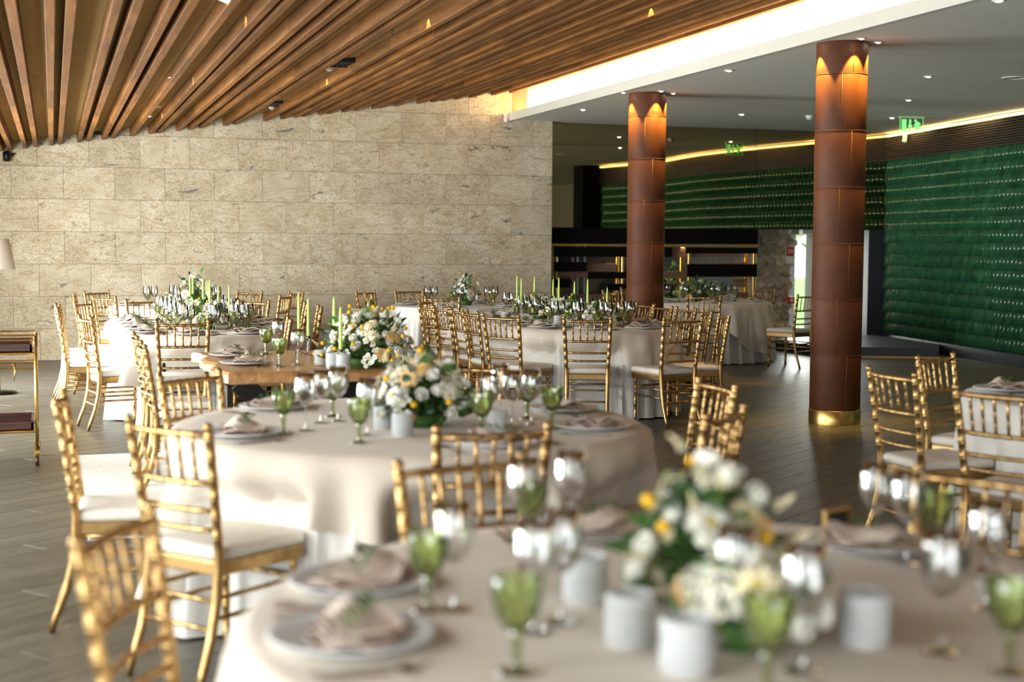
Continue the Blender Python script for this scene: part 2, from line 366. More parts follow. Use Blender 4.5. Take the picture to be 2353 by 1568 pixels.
# other walls (mostly outside the frame, they shape the light)
wl = MB(); wl.box(-2.0, -1.8, -6, 19.2, 2.55, 2.9); wl.box(-2.0, -1.8, -6, 19.2, -.01, .12)
edges = [-6] + sum([[y - 1.1, y + 1.1] for y in WINY], []) + [19.2]
for a, b in zip(edges[0::2], edges[1::2]): wl.box(-2.0, -1.8, a, b, .12, 2.55)
obj('wall_left', wl.mesh('wall_left', M_plaster), kind='structure')
for n_, y in enumerate(WINY):
    fr = MB()
    for a, b in ((y - 1.1, y - 1.05), (y - .03, y + .03), (y + 1.05, y + 1.1)): fr.box(-1.95, -1.85, a, b, .12, 2.55)
    fr.box(-1.95, -1.85, y - 1.1, y + 1.1, .12, .17); fr.box(-1.95, -1.85, y - 1.1, y + 1.1, 2.5, 2.55)
    obj('window_%d' % (n_ + 1), fr.mesh('window_frame', M_frame), kind='structure')
wk = MB(); wk.box(-2.1, -.6, -6.2, -6, 0, 4); wk.box(4.6, 15, -6.2, -6, 0, 4); wk.box(-.6, 4.6, -6.2, -6, 2.7, 4)
obj('wall_near', wk.mesh('wall_near', M_greywall), kind='structure')
# ---- green tiled wall along the right side
WK = [(8.7, 11.30), (9.3, 11.38), (10.4, 11.55), (11.3, 11.66), (12.5, 11.58), (13.7, 11.48), (15.2, 11.58), (17, 11.85), (19.0, 12.15), (20, 12.3)]
def wallx(y):
    for i in range(len(WK) - 1):
        if y <= WK[i + 1][0] or i == len(WK) - 2:
            p0 = WK[max(i - 1, 0)]; p1, p2 = WK[i], WK[i + 1]; p3 = WK[min(i + 2, len(WK) - 1)]
            t = (y - p1[0]) / (p2[0] - p1[0]); h = p2[0] - p1[0]
            m1 = (p2[1] - p0[1]) / max(p2[0] - p0[0], .1) * h; m2 = (p3[1] - p1[1]) / max(p3[0] - p1[0], .1) * h
            return (2 * t**3 - 3 * t**2 + 1) * p1[1] + (t**3 - 2 * t**2 + t) * m1 + (-2 * t**3 + 3 * t**2) * p2[1] + (t**3 - t**2) * m2
YS = [8.9 + .2 * i for i in range(52)]
YS = [y for y in YS if y < 19.05] + [19.05]
def ribbon(y_list, off0, off1, z0, z1):
    b = MB(); n = len(y_list); vs = []
    for y in y_list: x = wallx(y); vs += [(x + off0, y, z0), (x + off0, y, z1), (x + off1, y, z1), (x + off1, y, z0)]
    fs = []
    for i in range(n - 1):
        for k in range(4): fs.append((i * 4 + k, i * 4 + (k + 1) % 4, i * 4 + 4 + (k + 1) % 4, i * 4 + 4 + k))
    fs += [(3, 2, 1, 0), tuple((n - 1) * 4 + k for k in range(4))]
    return b.add(vs, fs)
wr = obj('wall_right', ribbon(YS, .03, .3, 0, CEIL).mesh('wall_right_core', M_dark), kind='structure')
TZ0, TZ1 = .17, 2.785
ROWS = 15; RH = (TZ1 - TZ0) / ROWS; TP = .098
tv = [(0, .004, RH * .80), (.049, .012, RH * .52), (.049, .008, -RH * .26), (0, -.070, -RH * .60), (-.049, .008, -RH * .26), (-.049, .012, RH * .52), (0, -.042, RH * .30)]
tf = [(0, 6, 1), (1, 6, 2), (2, 6, 3), (3, 6, 4), (4, 6, 5), (5, 6, 0), (3, 7, 2), (3, 4, 7)]
tv.append((0, .02, -RH * .45))
tilemesh = MB().add([(y, x, z) for x, y, z in tv], tf, True).mesh('glazed_tile', M_tile)   # local -X points out into the room, Y runs along the wall
tiles = []
for r in range(ROWS):
    y = 9.0 + (TP / 2 if r % 2 else 0)
    while y < 19.0:
        tiles.append((y, TZ0 + (r + .5) * RH, r)); y += TP
tiles.sort(key=lambda t: -t[0]); vis = [t for t in tiles if t[0] > 15.1]
cnt = 0; rest = MB(); keep = set(t for t in sorted(vis, key=lambda t: t[0])[:300])
for y, z, r in tiles:
    a = math.atan2(-(wallx(y + .05) - wallx(y - .05)), .1)
    if (y, z, r) in keep: obj('glazed_tile', tilemesh, wr, (wallx(y) + .012, y, z), rot=(rnd.uniform(-.02, .02), rnd.uniform(-.035, .035), a + rnd.uniform(-.04, .04)))
    else:
        R_ = Matrix.Rotation(a + rnd.uniform(-.04, .04), 3, 'Z') @ Matrix.Rotation(rnd.uniform(-.035, .035), 3, 'Y') @ Matrix.Rotation(rnd.uniform(-.02, .02), 3, 'X'); rest.add([R_ @ v.co + Vector((wallx(y) + .012, y, z)) for v in tilemesh.vertices], [tuple(pp.vertices) for pp in tilemesh.polygons], True)
obj('glazed_tiles', rest.mesh('glazed_tiles', M_tile), wr, kind='stuff')
obj('tile_backing', ribbon(YS, .012, .05, .1, 2.8).mesh('tile_backing', simple('tile_backing_paint', (.004, .03, .015), .4)), wr)
nsl = 11
for i in range(nsl):
    z = 2.80 + i * (.365 / nsl)
    obj('wall_slat', ribbon(YS, -.035, .03, z + .006, z + .024).mesh('wall_slat', M_slatdark), wr)
obj('plinth', ribbon(YS, -.05, .05, 0, .165).mesh('plinth', M_navy), wr)
tl = obj('led_strip', ribbon(YS, -.03, .02, 3.168, 3.19).mesh('wall_led_strip', M_led), label='warm light strip running along the top of the green tiled wall', cat='light strip')
pr = MB().box(10.9, 14.4, 8.3, 8.9, 0, CEIL); obj('wall_pier', pr.mesh('wall_pier', M_black), kind='structure')
obj('wall_front_right', MB().box(14.0, 14.3, -6, 8.3, 0, CEIL).mesh('grey_wall', M_greywall), kind='structure')
# ---- smoked mirror bulkhead over the passage, two panels
MZ = 1.745
def mirror_panel(x0, y0, x1, y1, n):
    mm = MB().add([(x0, y0, MZ), (x1, y1, MZ), (x1, y1, CEIL - .001), (x0, y0, CEIL - .001), (x0, y0 + .02, MZ), (x1, y1 + .02, MZ), (x1, y1 + .02, CEIL - .001), (x0, y0 + .02, CEIL - .001)],
                  [(0, 1, 2, 3), (5, 4, 7, 6), (4, 5, 1, 0), (3, 2, 6, 7), (1, 5, 6, 2), (4, 0, 3, 7)])
    return mm
bh = obj('wall_bulkhead', MB().box(6.69, 12.6, 19.10, 19.30, MZ + .004, CEIL).mesh('bulkhead_core', M_dark), kind='structure')
obj('mirror_panel', mirror_panel(6.70, 19.07, 9.93, 19.05, 0).mesh('mirror_panel', M_mirror), bh)
obj('mirror_panel', mirror_panel(9.936, 19.05, 12.25, 19.05, 1).mesh('mirror_panel', M_mirror), bh)
# passage beyond: floor is shared; dark back wall, ceiling, navy panel, step
obj('wall_passage', MB().box(6.5, 7.96, 21.3, 21.5, 0, 2.4).box(7.99, 8.08, 21.3, 21.5, 0, 2.4).box(8.11, 11.5, 21.3, 21.5, 0, 2.4).box(6.4, 6.69, 19.2, 21.5, 0, 2.4).mesh('wall_passage', M_navy), kind='structure')
obj('ceiling_passage', MB().box(6.4, 9.0, 19.3, 21.3, 2.0, 2.1).mesh('ceiling_passage', M_dark), kind='structure')
obj('wall_navy_panel', MB().box(11.90, 12.30, 19.10, 19.32, 0, MZ).mesh('navy_panel', M_navy), kind='structure')
st = MB().add([(9.95, 17.02, 0), (11.35, 16.42, 0), (11.9, 17.2, 0), (12.1, 19.08, 0), (9.95, 19.08, 0)] + [(9.95, 17.02, .14), (11.35, 16.42, .14), (11.9, 17.2, .14), (12.1, 19.08, .14), (9.95, 19.08, .14)],
              [(4, 3, 2, 1, 0), (5, 6, 7, 8, 9), (0, 1, 6, 5), (1, 2, 7, 6), (2, 3, 8, 7), (3, 4, 9, 8), (4, 0, 5, 9)])
obj('floor_step', st.mesh('floor_step', M_navy), kind='structure')
obj('trim_1', MB().add([(9.93, 16.98, 0), (11.36, 16.37, 0), (11.36, 16.42, 0), (9.93, 17.03, 0), (9.93, 16.98, .022), (11.36, 16.37, .022), (11.36, 16.42, .022), (9.93, 17.03, .022)],
    [(4, 5, 6, 7), (0, 1, 5, 4), (2, 3, 7, 6), (1, 2, 6, 5), (3, 0, 4, 7)]).mesh('step_edging', M_brassdull), kind='structure')
dr = obj('door_1', MB().add(*bevel_box(12.0, 12.06, 20.3, 21.2, .02, 1.95, .004, 1)).mesh('door_leaf', M_greywall), kind='structure')
# rubble stone pier beside the exit
pz = obj('wall_rubble', MB().box(10.28, 10.90, 19.72, 20.4, 0, 2.6).mesh('rubble_core', M_mortar), kind='structure')
for k in range(46):
    sx, sz = rnd.uniform(.06, .13), rnd.uniform(.05, .10)
    bm = bmesh.new(); bmesh.ops.create_icosphere(bm, subdivisions=1, radius=1)
    vs = [Vector((v.co.x * sx * rnd.uniform(.8, 1.15), v.co.y * .055 * rnd.uniform(.8, 1.2), v.co.z * sz * rnd.uniform(.8, 1.15))) for v in bm.verts]; bm.verts.index_update()
    fs = [[v.index for v in f.verts] for f in bm.faces]; bm.free()
    row, cc = divmod(k, 4)
    obj('rubble_stone', MB().add(vs, fs, True).mesh('rubble_stone', M_rubble), pz, (10.36 + cc * .158 + (row % 2) * .06 + rnd.uniform(-.02, .02), 19.72, .08 + row * .165 + rnd.uniform(-.02, .02)))

# ------------------------------------------------------------------ fixed fittings
def column(x, y, ztop, label, base_label):
    r = .213; kit = []
    kit.append(('brass_base', MB().lathe([(r + .006, 0), (r + .006, .118), (r + .002, .122), (r - .01, .122)], 48).mesh('brass_base', M_brass), (), None, 'polished brass ring round the foot'))
    hs = [.12 + .472 * i for i in range(7)] + [ztop]
    hs = [h for h in hs if h < ztop - .1] + [ztop]
    for i in range(len(hs) - 1):
        a, b = hs[i], hs[i + 1]
        mb = MB().lathe([(r - .006, a), (r - .001, a + .002), (r, a + .006), (r, b - .006), (r - .001, b - .002), (r - .006, b)], 48)
        s1 = MB().lathe([(r - .004, b - .003), (r + .0025, b - .0015), (r + .0025, b + .0015), (r - .004, b + .003)], 48)
        an = math.radians(-100 if i % 2 else -75) + PI / 2 * 0
        for k in (0, 1, 2):
            t = an + k * 2 * PI / 3 - .35; cx_, cy_ = math.cos(t) * r, math.sin(t) * r
            s1.tube([(cx_, cy_, a + .004), (cx_, cy_, b - .004)], .0028, 5)
        kit.append(('leather_drum', mb.mesh('leather_drum', M_leather), (), [('seam', s1.mesh('seam', M_stitch))]))
    o = put(kit, 'column', label, 'column', (x, y, 0)); o['kind'] = 'thing'; return o
C1, C2 = (6.37, 10.70), (6.44, 15.0)
column(*C1, CEIL, 'round brown leather clad column with brass foot standing free on the open floor', '')
column(*C2, CEIL, 'farther round brown leather clad column rising behind the long oval table', '')
def spot(loc, target, power, angle, col=(1, .56, .16), blend=.35, rad=.012):
    l = bpy.data.lights.new('spot_lamp', 'SPOT'); l.energy = power; l.spot_size = angle; l.spot_blend = blend; l.color = col; l.shadow_soft_size = rad
    o = bpy.data.objects.new('spot_lamp', l); COL.objects.link(o); o.location = loc; o.rotation_euler = (Vector(target) - Vector(loc)).to_track_quat('-Z', 'Y').to_euler(); return o
ringm = MB().lathe([(.030, 0), (.045, -.001), (.047, -.006), (.030, -.010), (.026, .0)], 20).mesh('trim_ring', M_detector)
lensm = MB().lathe([(.001, -.016), (.014, -.0145), (.024, -.009), (.0285, -.001)], 16).mesh('lens', M_lens)
def downlight(x, y, z, label, s=1):
    return put([('trim_ring', ringm), ('lens', lensm)], 'downlight', label, 'light', (x, y, z), 0, 'recessed downlights in the ceilings', s)
VDIR = lambda p: Vector((p[0], p[1], 0)).normalized()
for (cx_, cy_), nm in ((C1, 'brass footed column'), (C2, 'farther column')):
    f = VDIR((cx_, cy_)); rr = Vector((f.y, -f.x, 0))
    for a, b, wd in ((-.27, -.16, 'first'), (.15, -.28, 'second'), (.29, -.04, 'third'), (-.05, .33, 'hidden fourth')):
        q = Vector((cx_, cy_, 0)) + rr * a + f * b
        if wd != 'hidden fourth': downlight(q.x, q.y, CEIL, '%s spotlight from the window side at the head of the %s' % (wd, nm), .8)
        ax = Vector((cx_, cy_, 0)); tgt = ax
        spot((q.x, q.y, CEIL - .02), (tgt.x, tgt.y, CEIL - 1.0), 150, math.radians(50), (1, .60, .13), .3)
CD = [((1340, 251), 'near the stone wall corner'), ((1675, 161), 'between the two columns'), ((1704, 262), 'in front of the mirror band'), ((2133, 175), 'alone to the far side of the brass footed column'),
      ((2088, 229), 'midway between the lone one and the exit sign'), ((2050, 270), 'beside the green exit sign'), ((2295, 0), 'highest in the picture over the side table')]
for (x, y), lb in CD:
    q = at(x, y, CEIL); downlight(q.x, q.y, CEIL, 'small bright downlight %s' % lb)
    spot((q.x, q.y, CEIL - .03), (q.x, q.y, 0), 9, math.radians(70), (1, .82, .58), .6, .02)
def onboard(x, y, drop=0):
    d = FW + (x - CX) / FPX * RT - (y - CY) / FPX * UP; a = boardz(0) - drop; t = (a - EYE) / (d.z - .1447 * d.x); return EYEP + d * t
for (x, y), lb in (((523, 3), 'nearest the camera'), ((401, 181), 'midway along the row'), ((340, 268), 'closest to the stone wall')):
    q = onboard(x, y, .09); downlight(q.x, q.y, q.z + .012, 'bright downlight between the timber slats, %s' % lb, 1.1)
for (x, y) in ((565, 40), (432, 180), (362, 262), (992, 45), (770, 180), (1500, 20)):
    q = onboard(x, y, .05); sx = min(SLX, key=lambda v: abs(v - q.x))
    spot((sx - .062, q.y, boardz(sx) - .008), (sx - .035, q.y, boardz(sx) - .2), 26, math.radians(80), (1, .66, .25), .4, .008)
ls = obj('cove_light_strip', MB().box(LIPX + .09, LIPX + .11, -5.8, 18.8, CEIL + .062, CEIL + .07).mesh('cove_light_strip', M_led), label='warm light strip lying in the ceiling cove beside the slats', cat='light strip')
al = area('cove_glow', (LIPX + .10, 6.5, CEIL + .085), (.75, 0, .6), 24.7, .05, 300, (1, .70, .32))
al.rotation_euler = Matrix(((0, .7071, -.7071), (1, 0, 0), (0, -.7071, -.7071))).to_euler()
area('cove_end_glow', (LIPX + .12, 18.35, CEIL + .12), (-.55, 1, .12), .12, .12, 7, (1, .62, .22))
for i in range(5):                       # the strip's own light, washing down the slats and tiles
    y0 = 9.9 + 2 * i; g = area('wall_strip_glow', (wallx(y0) - .10, y0, 3.195), (.55, (wallx(y0 - 1) - wallx(y0 + 1)) * .0, -1), .04, 1.95, 5, (1, .72, .26))
    g.rotation_euler = Matrix(((0, .876, -.482), (1, 0, 0), (0, -.482, -.876))).to_euler(); g.data.size = 1.95; g.data.size_y = .03
    g.rotation_euler = Matrix(((0, -.85, -.53), (1, 0, 0), (0, -.53, .85))).to_euler()
for (x, y, z, hd, lb) in ((6.0, WALLY, 3.25, 0, 'white motion sensor on the stone wall beside the cove end'), (wallx(18.3) - .05, 18.3, 3.09, PI / 2, 'white motion sensor at the top of the slatted band by the exit sign')):
    put([('housing', MB().add(*bevel_box(-.035, .035, -.05, 0, -.065, .065, .02, 3)).mesh('housing', M_detector)), ('lens', MB().lathe([(.001, -.05), (.018, -.046), (.024, -.03), (.022, -.01), (.001, 0)], 14, (0, -.046, -.01)).mesh('sensor_lens', M_detector))],
        'motion_detector', lb, 'sensor', (x, y, z), -hd)
for (x, y), lb in (((1860, 266), 'on the flat ceiling just before the brass footed column'),):
    q = at(x, y, CEIL); put([('base', MB().lathe([(.055, 0), (.055, -.015), (.05, -.02), (.001, -.02)], 20).mesh('detector_base', M_detector)), ('dome', MB().lathe([(.04, -.02), (.038, -.04), (.02, -.052), (.001, -.054)], 20).mesh('detector_dome', M_detector))],
        'smoke_detector', 'white smoke detector ' + lb, 'detector', q)
q = at(2330, 178, CEIL)
put([('rim', MB().lathe([(.12, 0), (.12, -.008), (.105, -.012), (.10, -.004)], 28).mesh('speaker_rim', M_ceilpaint)), ('mesh_cover', MB().lathe([(.101, -.004), (.06, -.006), (.001, -.007)], 28).mesh('speaker_cover', M_greywall))], 'ceiling_speaker', 'flat round ceiling speaker beyond the lone downlight', 'speaker', q)
for (x, y), lb in (((780, 140), 'larger one, toward the room'), ((640, 235), 'smaller one, close to the stone wall')):
    q = onboard(x, y); z = boardz(q.x)
    b = MB()
    for k in range(7): b.box(-.11 + k * .034, -.095 + k * .034, -.19, .19, -.03, -.006)
    put([('grille_frame', MB().box(-.13, .13, -.21, -.19, -.035, 0).box(-.13, .13, .19, .21, -.035, 0).box(-.13, -.115, -.19, .19, -.035, 0).box(.115, .13, -.19, .19, -.035, 0).mesh('grille_frame', M_blackmetal)), ('grille_blade', b.mesh('grille_blades', M_blackmetal), (), None, None, 'stuff')],
        'ceiling_vent', 'black air grille between ceiling slats, ' + lb, 'vent', (q.x, q.y, z))
    put([('base', MB().lathe([(.05, 0), (.05, -.02), (.001, -.021)], 18).mesh('detector_base', M_detector)), ('dome', MB().lathe([(.042, -.02), (.04, -.05), (.02, -.065), (.001, -.067)], 18).mesh('detector_dome', M_detector))],
        'smoke_detector', 'white smoke detector beside the black air grille, ' + lb, 'detector', (q.x - .04, q.y + .28, z))
hk = MB(); hk.tube([(.012 * math.cos(a), 0, -.035 + .012 * math.sin(a)) for a in [math.radians(150 - 30 * i) for i in range(12)]], .0022, 5); hk.tube([(0, 0, 0), (0, 0, -.024)], .002, 5)
hkm = hk.mesh('ceiling_hook', M_blackmetal)
for (x, y), lb in (((290, 82), 'in the wide gap over the far chairs'), ((902, 64), 'beside the dark timber slats above the room centre')):
    q = onboard(x, y); obj('ceiling_hook', hkm, None, (q.x, q.y, boardz(q.x)), .6, 'small black hook in the ceiling board ' + lb, 'hook')
# running-man exit sign, hung from the ceiling
q = at(2095, 268, CEIL); ex = []
W_, H_ = .33, .185
ex.append(('acrylic_plate', MB().box(-W_ / 2, W_ / 2, -.004, .004, -H_ - .02, -.02).mesh('acrylic_plate', M_acrylic)))
edge = MB(); edge.box(-W_ / 2, -W_ / 2 + .005, -.005, .005, -H_ - .02, -.02); edge.box(W_ / 2 - .004, W_ / 2, -.005, .005, -H_ - .02, -.02); edge.box(-W_ / 2, W_ / 2, -.005, .005, -H_ - .023, -.02 - H_)
ex.append(('lit_edge', edge.mesh('lit_edge', M_exit))); ex.append(('mounting_rail', MB().box(-W_ / 2 - .01, W_ / 2 + .01, -.015, .015, -.022, 0).mesh('mounting_rail', M_detector)))
def flat(polys):
    b = MB()
    for P in polys:
        n = len(P); b.add([(x, -.008, z) for x, z in P] + [(x, .008, z) for x, z in P], [tuple(range(n)), tuple(range(2 * n - 1, n - 1, -1))] + [(i, i + n, (i + 1) % n + n, (i + 1) % n) for i in range(n)])
    return b
def bar(a, b, w1, w2=None):
    a, b = Vector(a), Vector(b); d = (b - a).normalized(); n = Vector((-d.y, d.x)); w2 = w2 or w1
    return [tuple(a + n * w1), tuple(a - n * w1), tuple(b - n * w2), tuple(b + n * w2)]
sg = .001
def S(x, z): return (x * W_ - W_ / 2, -.02 - H_ + z * H_)
ex.append(('door_pictogram', flat([[S(.09, .12), S(.27, .12), S(.27, .9), S(.09, .9)]]).mesh('door_pictogram', M_exit)))
ex.append(('arrow_pictogram', flat([[S(.40, .45), S(.47, .45), S(.47, .9), S(.40, .9)], [S(.345, .50), S(.435, .12), S(.525, .50)]]).mesh('arrow_pictogram', M_exit)))
man = [[(S(.665, .83)[0] + .016 * math.cos(t), S(.665, .83)[1] + .016 * math.sin(t)) for t in [2 * PI * i / 10 for i in range(10)]],
       bar(S(.71, .74), S(.77, .42), .016), bar(S(.71, .68), S(.64, .52), .008), bar(S(.64, .52), S(.66, .38), .007), bar(S(.73, .70), S(.83, .66), .008), bar(S(.83, .66), S(.86, .52), .007),
       bar(S(.76, .44), S(.86, .27), .011), bar(S(.86, .27), S(.94, .30), .009), bar(S(.76, .44), S(.72, .28), .011), bar(S(.72, .28), S(.72, .10), .009)]
ex.append(('running_man_pictogram', flat(man).mesh('running_man_pictogram', M_exit)))
put(ex, 'exit_sign', 'hanging green lit exit sign with door, arrow and running figure', 'sign', (q.x, q.y, CEIL), -.12)
# spotlight on the far end of the stone wall
put([('lamp_head', MB().lathe([(.02, -.06), (.045, -.05), (.05, .05), (.03, .07), (.001, .07)], 16).mesh('lamp_head', M_blackmetal)), ('bracket', MB().tube([(0, 0, 0), (.06, .03, .02), (.10, .06, .045)], .012, 8).mesh('bracket', M_blackmetal))],
    'wall_spotlight', 'small black spotlight fixed high on the stone wall under the slats', 'light', (-.52, WALLY - .06, 2.555))
# fire safety signs on the rubble pier
put([('sign_plate', MB().box(-.065, .065, -.004, .004, -.13, .13).mesh('sign_plate', M_signwhite)), ('red_field', MB().box(-.06, .06, -.006, 0, -.02, .125).mesh('red_field', M_red)), ('hose_symbol', MB().tube([(.032 * math.cos(t), -.008, .055 + .032 * math.sin(t)) for t in [PI / 6 * i for i in range(13)]], .007, 6).tube([(.02 * math.cos(t) * .7, -.008, .055 + .014 * math.sin(t)) for t in [PI / 6 * i for i in range(13)]], .005, 6).mesh('hose_symbol', M_signwhite))],
    'fire_hose_sign', 'red fire hose sign on the rubble stone pier', 'sign', (10.86, 19.655, 1.36))
put([('box_body', MB().add(*bevel_box(-.055, .055, -.05, .0, -.055, .055, .006, 2)).mesh('alarm_box', M_red)), ('window', MB().box(-.026, .026, -.053, -.045, -.026, .03).mesh('alarm_window', M_signwhite))], 'fire_alarm_box', 'red fire alarm call box low on the edge of the rubble pier', 'alarm', (10.88, 19.66, .66))

# ---- board and brass screen under the mirror
SCY = 19.12
def sx_(x, Y=SCY): return atY(x, 600, Y).x
def sz_(x, y, Y=SCY): return atY(x, y, Y).z
def board(x0, x1, y0, y1, Y, th=.02):
    xm = (x0 + x1) / 2; p0, p1 = atY(x0, y0, Y), atY(x1, y0, Y); z1 = atY(xm, y0, Y).z; z0 = atY(xm, y1, Y).z
    return bevel_box(p0.x, p1.x, Y, Y + th, z0, z1, .003, 1)
scr = obj('board_screen', None, None, (0, 0, 0), 0, 'open screen of black and brown boards on brass posts below the mirror', 'screen')
for b_ in ((1270, 1742, 524, 560.5), (1274, 1545, 568, 590.5), (1274.6, 1348, 602.5, 624), (1352, 1470, 625.5, 640.5), (1274.6, 1312, 642, 661), (1397, 1470, 652, 668),
           (1577, 1741, 569, 582.6), (1580, 1740, 607, 636.6), (1524, 1543, 653, 669)):
    obj('black_board', MB().add(*board(*b_, SCY)).mesh('black_board', M_black), scr)
for b_ in ((1348, 1415, 606, 624.5), (1272, 1352, 625, 638), (1312, 1400, 677, 692), (1528, 1711, 569, 591.5), (1647, 1711, 601, 607.5), (1526, 1578, 624, 640), (1520, 1600, 649, 655), (1684, 1712, 640, 660), (1612, 1720, 672, 684)):
    obj('brown_board', MB().add(*board(*b_, SCY + .10)).mesh('brown_board', M_brown_board), scr)
obj('brown_upright', MB().add(*board(1314.5, 1318.5, 591, 740, SCY + .07, .03)).mesh('brown_upright', M_brown_board), scr)
obj('brass_rail', MB().add(*board(1268, 1742, 561.5, 567, SCY + .005, .03)).mesh('brass_rail', M_brassdull), scr)
M_amber = simple('amber_brass', (.80, .40, .04), .25, .9)
for (x0, x1, y0, y1) in ((1268, 1273, 567, 760), (1276, 1280, 590, 760), (1427.5, 1431.5, 590, 760), (1580.5, 1588, 582, 800), (1730, 1736.5, 582, 800)):
    p0, p1 = atY(x0, y0, SCY + .05), atY(x1, y0, SCY + .05)
    obj('brass_post', MB().add(*bevel_box(p0.x, p1.x, SCY + .03, SCY + .075, 0, p0.z, .003, 1)).mesh('brass_post', M_brass), scr)
for (x0, x1, y0, y1) in ((1416, 1422, 562, 760), (1563, 1573, 565, 760), (1711, 1718, 582, 760)):
    p0, p1 = atY(x0, y0, SCY + .2), atY(x1, y0, SCY + .2)
    obj('amber_post', MB().add(*bevel_box(p0.x, p1.x, SCY + .19, SCY + .23, 0, p0.z, .003, 1)).mesh('amber_post', M_amber), scr, label='glossy amber coloured post')
for px_ in (1419, 1568, 1714): q = atY(px_, 600, SCY + .12); spot((q.x, SCY + .10, 1.50), (q.x, SCY + .22, .7), 5, 1.6, (1, .66, .25), .7, .02)
spot((8.9, 19.9, 1.95), (8.9, 20.5, 0), 130, 2.0, (1, .62, .25), .8, .05)  # added unseen lamp, brightens the shrubs behind the screen

# ------------------------------------------------------------------ gold bamboo-turned chairs
def ringed(p0, p1, r, rings, seg=8, ends=None, bend=None, rr=1.22):
    """a turned rod from p0 to p1 with double bamboo rings at the given fractions"""
    p0, p1 = Vector(p0), Vector(p1); L = (p1 - p0).length; st = [(0, r)]
    for t in rings:
        d = .0075 / L
        st += [(t - 1.6 * d, r), (t - d, r * rr), (t - .3 * d, r * 1.02), (t + .3 * d, r * 1.02), (t + d, r * rr), (t + 1.6 * d, r)]
    st.append((1, r)); st = [(min(max(a, 0), 1), b) for a, b in st]
    pts = [p0.lerp(p1, a) + (bend(a) if bend else Vector((0, 0, 0))) for a, b in st]
    return MB().tube(pts, [b for a, b in st], seg)
def chair_kit():
    k = []
    sv, sf = bevel_box(-.205, .205, -.185, .225, 0, .05, .022, 3)
    sv = [Vector((v.x * (1 - .14 * (.225 - v.y) / .41), v.y, .428 + v.z + (.012 * (1 - (v.x / .2) ** 2) * (1 - ((v.y - .02) / .21) ** 2) if v.z > .02 else 0))) for v in sv]
    k.append(('seat', MB().add(sv, sf, True).mesh('seat', M_cushion), (), None, 'cream padded seat'))
    fv, ff = bevel_box(-.2, .2, -.185, .215, .378, .43, .006, 2); fv = [Vector((v.x * (1 - .14 * (.215 - v.y) / .4), v.y, v.z)) for v in fv]
    k.append(('seat_frame', MB().add(fv, ff).mesh('seat_frame', M_gold)))
    fl_ = ringed((0, 0, 0), (0, 0, .40), .0145, [.12, .40, .66, .90]).mesh('leg', M_gold)
    k += [('leg', fl_, ((-.172, .19, 0),)), ('leg', fl_, ((.172, .19, 0),))]
    def post(sx):
        zs = [(0, .175, -.285, .0135), (.06, .174, -.265, .015), (.16, .171, -.225, .0175), (.28, .170, -.196, .019), (.40, .172, -.185, .0195), (.47, .174, -.186, .018)]
        pts = [(sx * x, y, z) for z, x, y, r in zs]; rs = [r for z, x, y, r in zs]
        n = 6; z0, z1 = .47, .885
        for i in range(1, n + 1):
            zr = z0 + (z1 - z0) * (i - .25) / n
            for dz, f_ in ((-.011, 1), (-.007, 1.14), (-.0025, 1.02), (.0025, 1.02), (.007, 1.14), (.011, 1)):
                z = zr + dz; t = (z - .47) / .45; pts.append((sx * (.174 + .022 * t), -.186 - .055 * t - .012 * t * t, z)); rs.append(.0168 * f_)
        for z, r in ((.892, .0125), (.90, .0165), (.909, .0165), (.917, .011), (.921, .003)):
            t = (z - .47) / .45; pts.append((sx * (.174 + .022 * t), -.186 - .055 * t - .012 * t * t, z)); rs.append(r)
        return MB().tube(pts, rs, 9).mesh('back_post', M_gold)
    k += [('back_post', post(-1)), ('back_post', post(1))]
    def bx(z): t = (z - .47) / .45; return .174 + .022 * t - .008
    def by(z): t = (z - .47) / .45; return -.186 - .055 * t - .012 * t * t
    bend = lambda a: Vector((0, -.022 * math.sin(PI * a), 0))
    for z, r, rg in ((.876, .0115, [.17, .335, .5, .665, .83]), (.706, .0105, [.17, .335, .5, .665, .83]), (.609, .0095, [.17, .335, .5, .665, .83]), (.541, .0095, [.17, .335, .5, .665, .83])):
        k.append(('back_rail', ringed((-bx(z), by(z), z), (bx(z), by(z), z), r, rg, 7, bend=bend).mesh('back_rail', M_gold)))
    for i in range(5):
        t = (i + 1) / 6; t2 = .17 + .165 * i; x0, x1 = (-1 + 2 * t2) * bx(.706), (-1 + 2 * t2) * bx(.876); o_ = -.022 * math.sin(PI * t2)
        k.append(('spindle', ringed((x0, by(.706) + o_, .706), (x1, by(.876) + o_, .876), .0072, [.2, .5, .8] if i % 2 == 0 else [.28, .6], 6).mesh('spindle', M_gold)))
    for z in (.235, .305):
        for sx in (-1, 1): k.append(('stretcher', ringed((sx * .171, -.20 - (.305 - z) * .3, z), (sx * .172, .19, z), .0085, [.3, .65], 6).mesh('stretcher', M_gold)))
    k.append(('stretcher', ringed((-.172, .19, .31), (.172, .19, .31), .0085, [.3, .7], 6).mesh('stretcher', M_gold)))
    k.append(('stretcher', ringed((-.17, -.199, .295), (.17, -.199, .295), .0085, [.25, .5, .75], 6).mesh('stretcher', M_gold)))
    k.append(('stretcher', ringed((-.17, -.217, .20), (.17, -.217, .20), .0085, [.25, .5, .75], 6).mesh('stretcher', M_gold)))
    return k
CHAIR = chair_kit()
def in_table(q):
    for x, y, R, L in ((1.30, 2.65, .98, 0), (1.43, 5.81, .97, 0), (1.26, 12.16, .74, 2.0), (1.46, 16.95, .86, 0), (4.70, 12.11, .76, 1.9), (8.12, 17.15, .93, 0), (4.68, 16.5, .84, 0), (5.27, 5.76, .93, 0)):
        if Vector((q.x - x, q.y - min(max(q.y, y), y + L))).length < R: return True
    return False
CH = []                                     # every chair: (origin, facing)
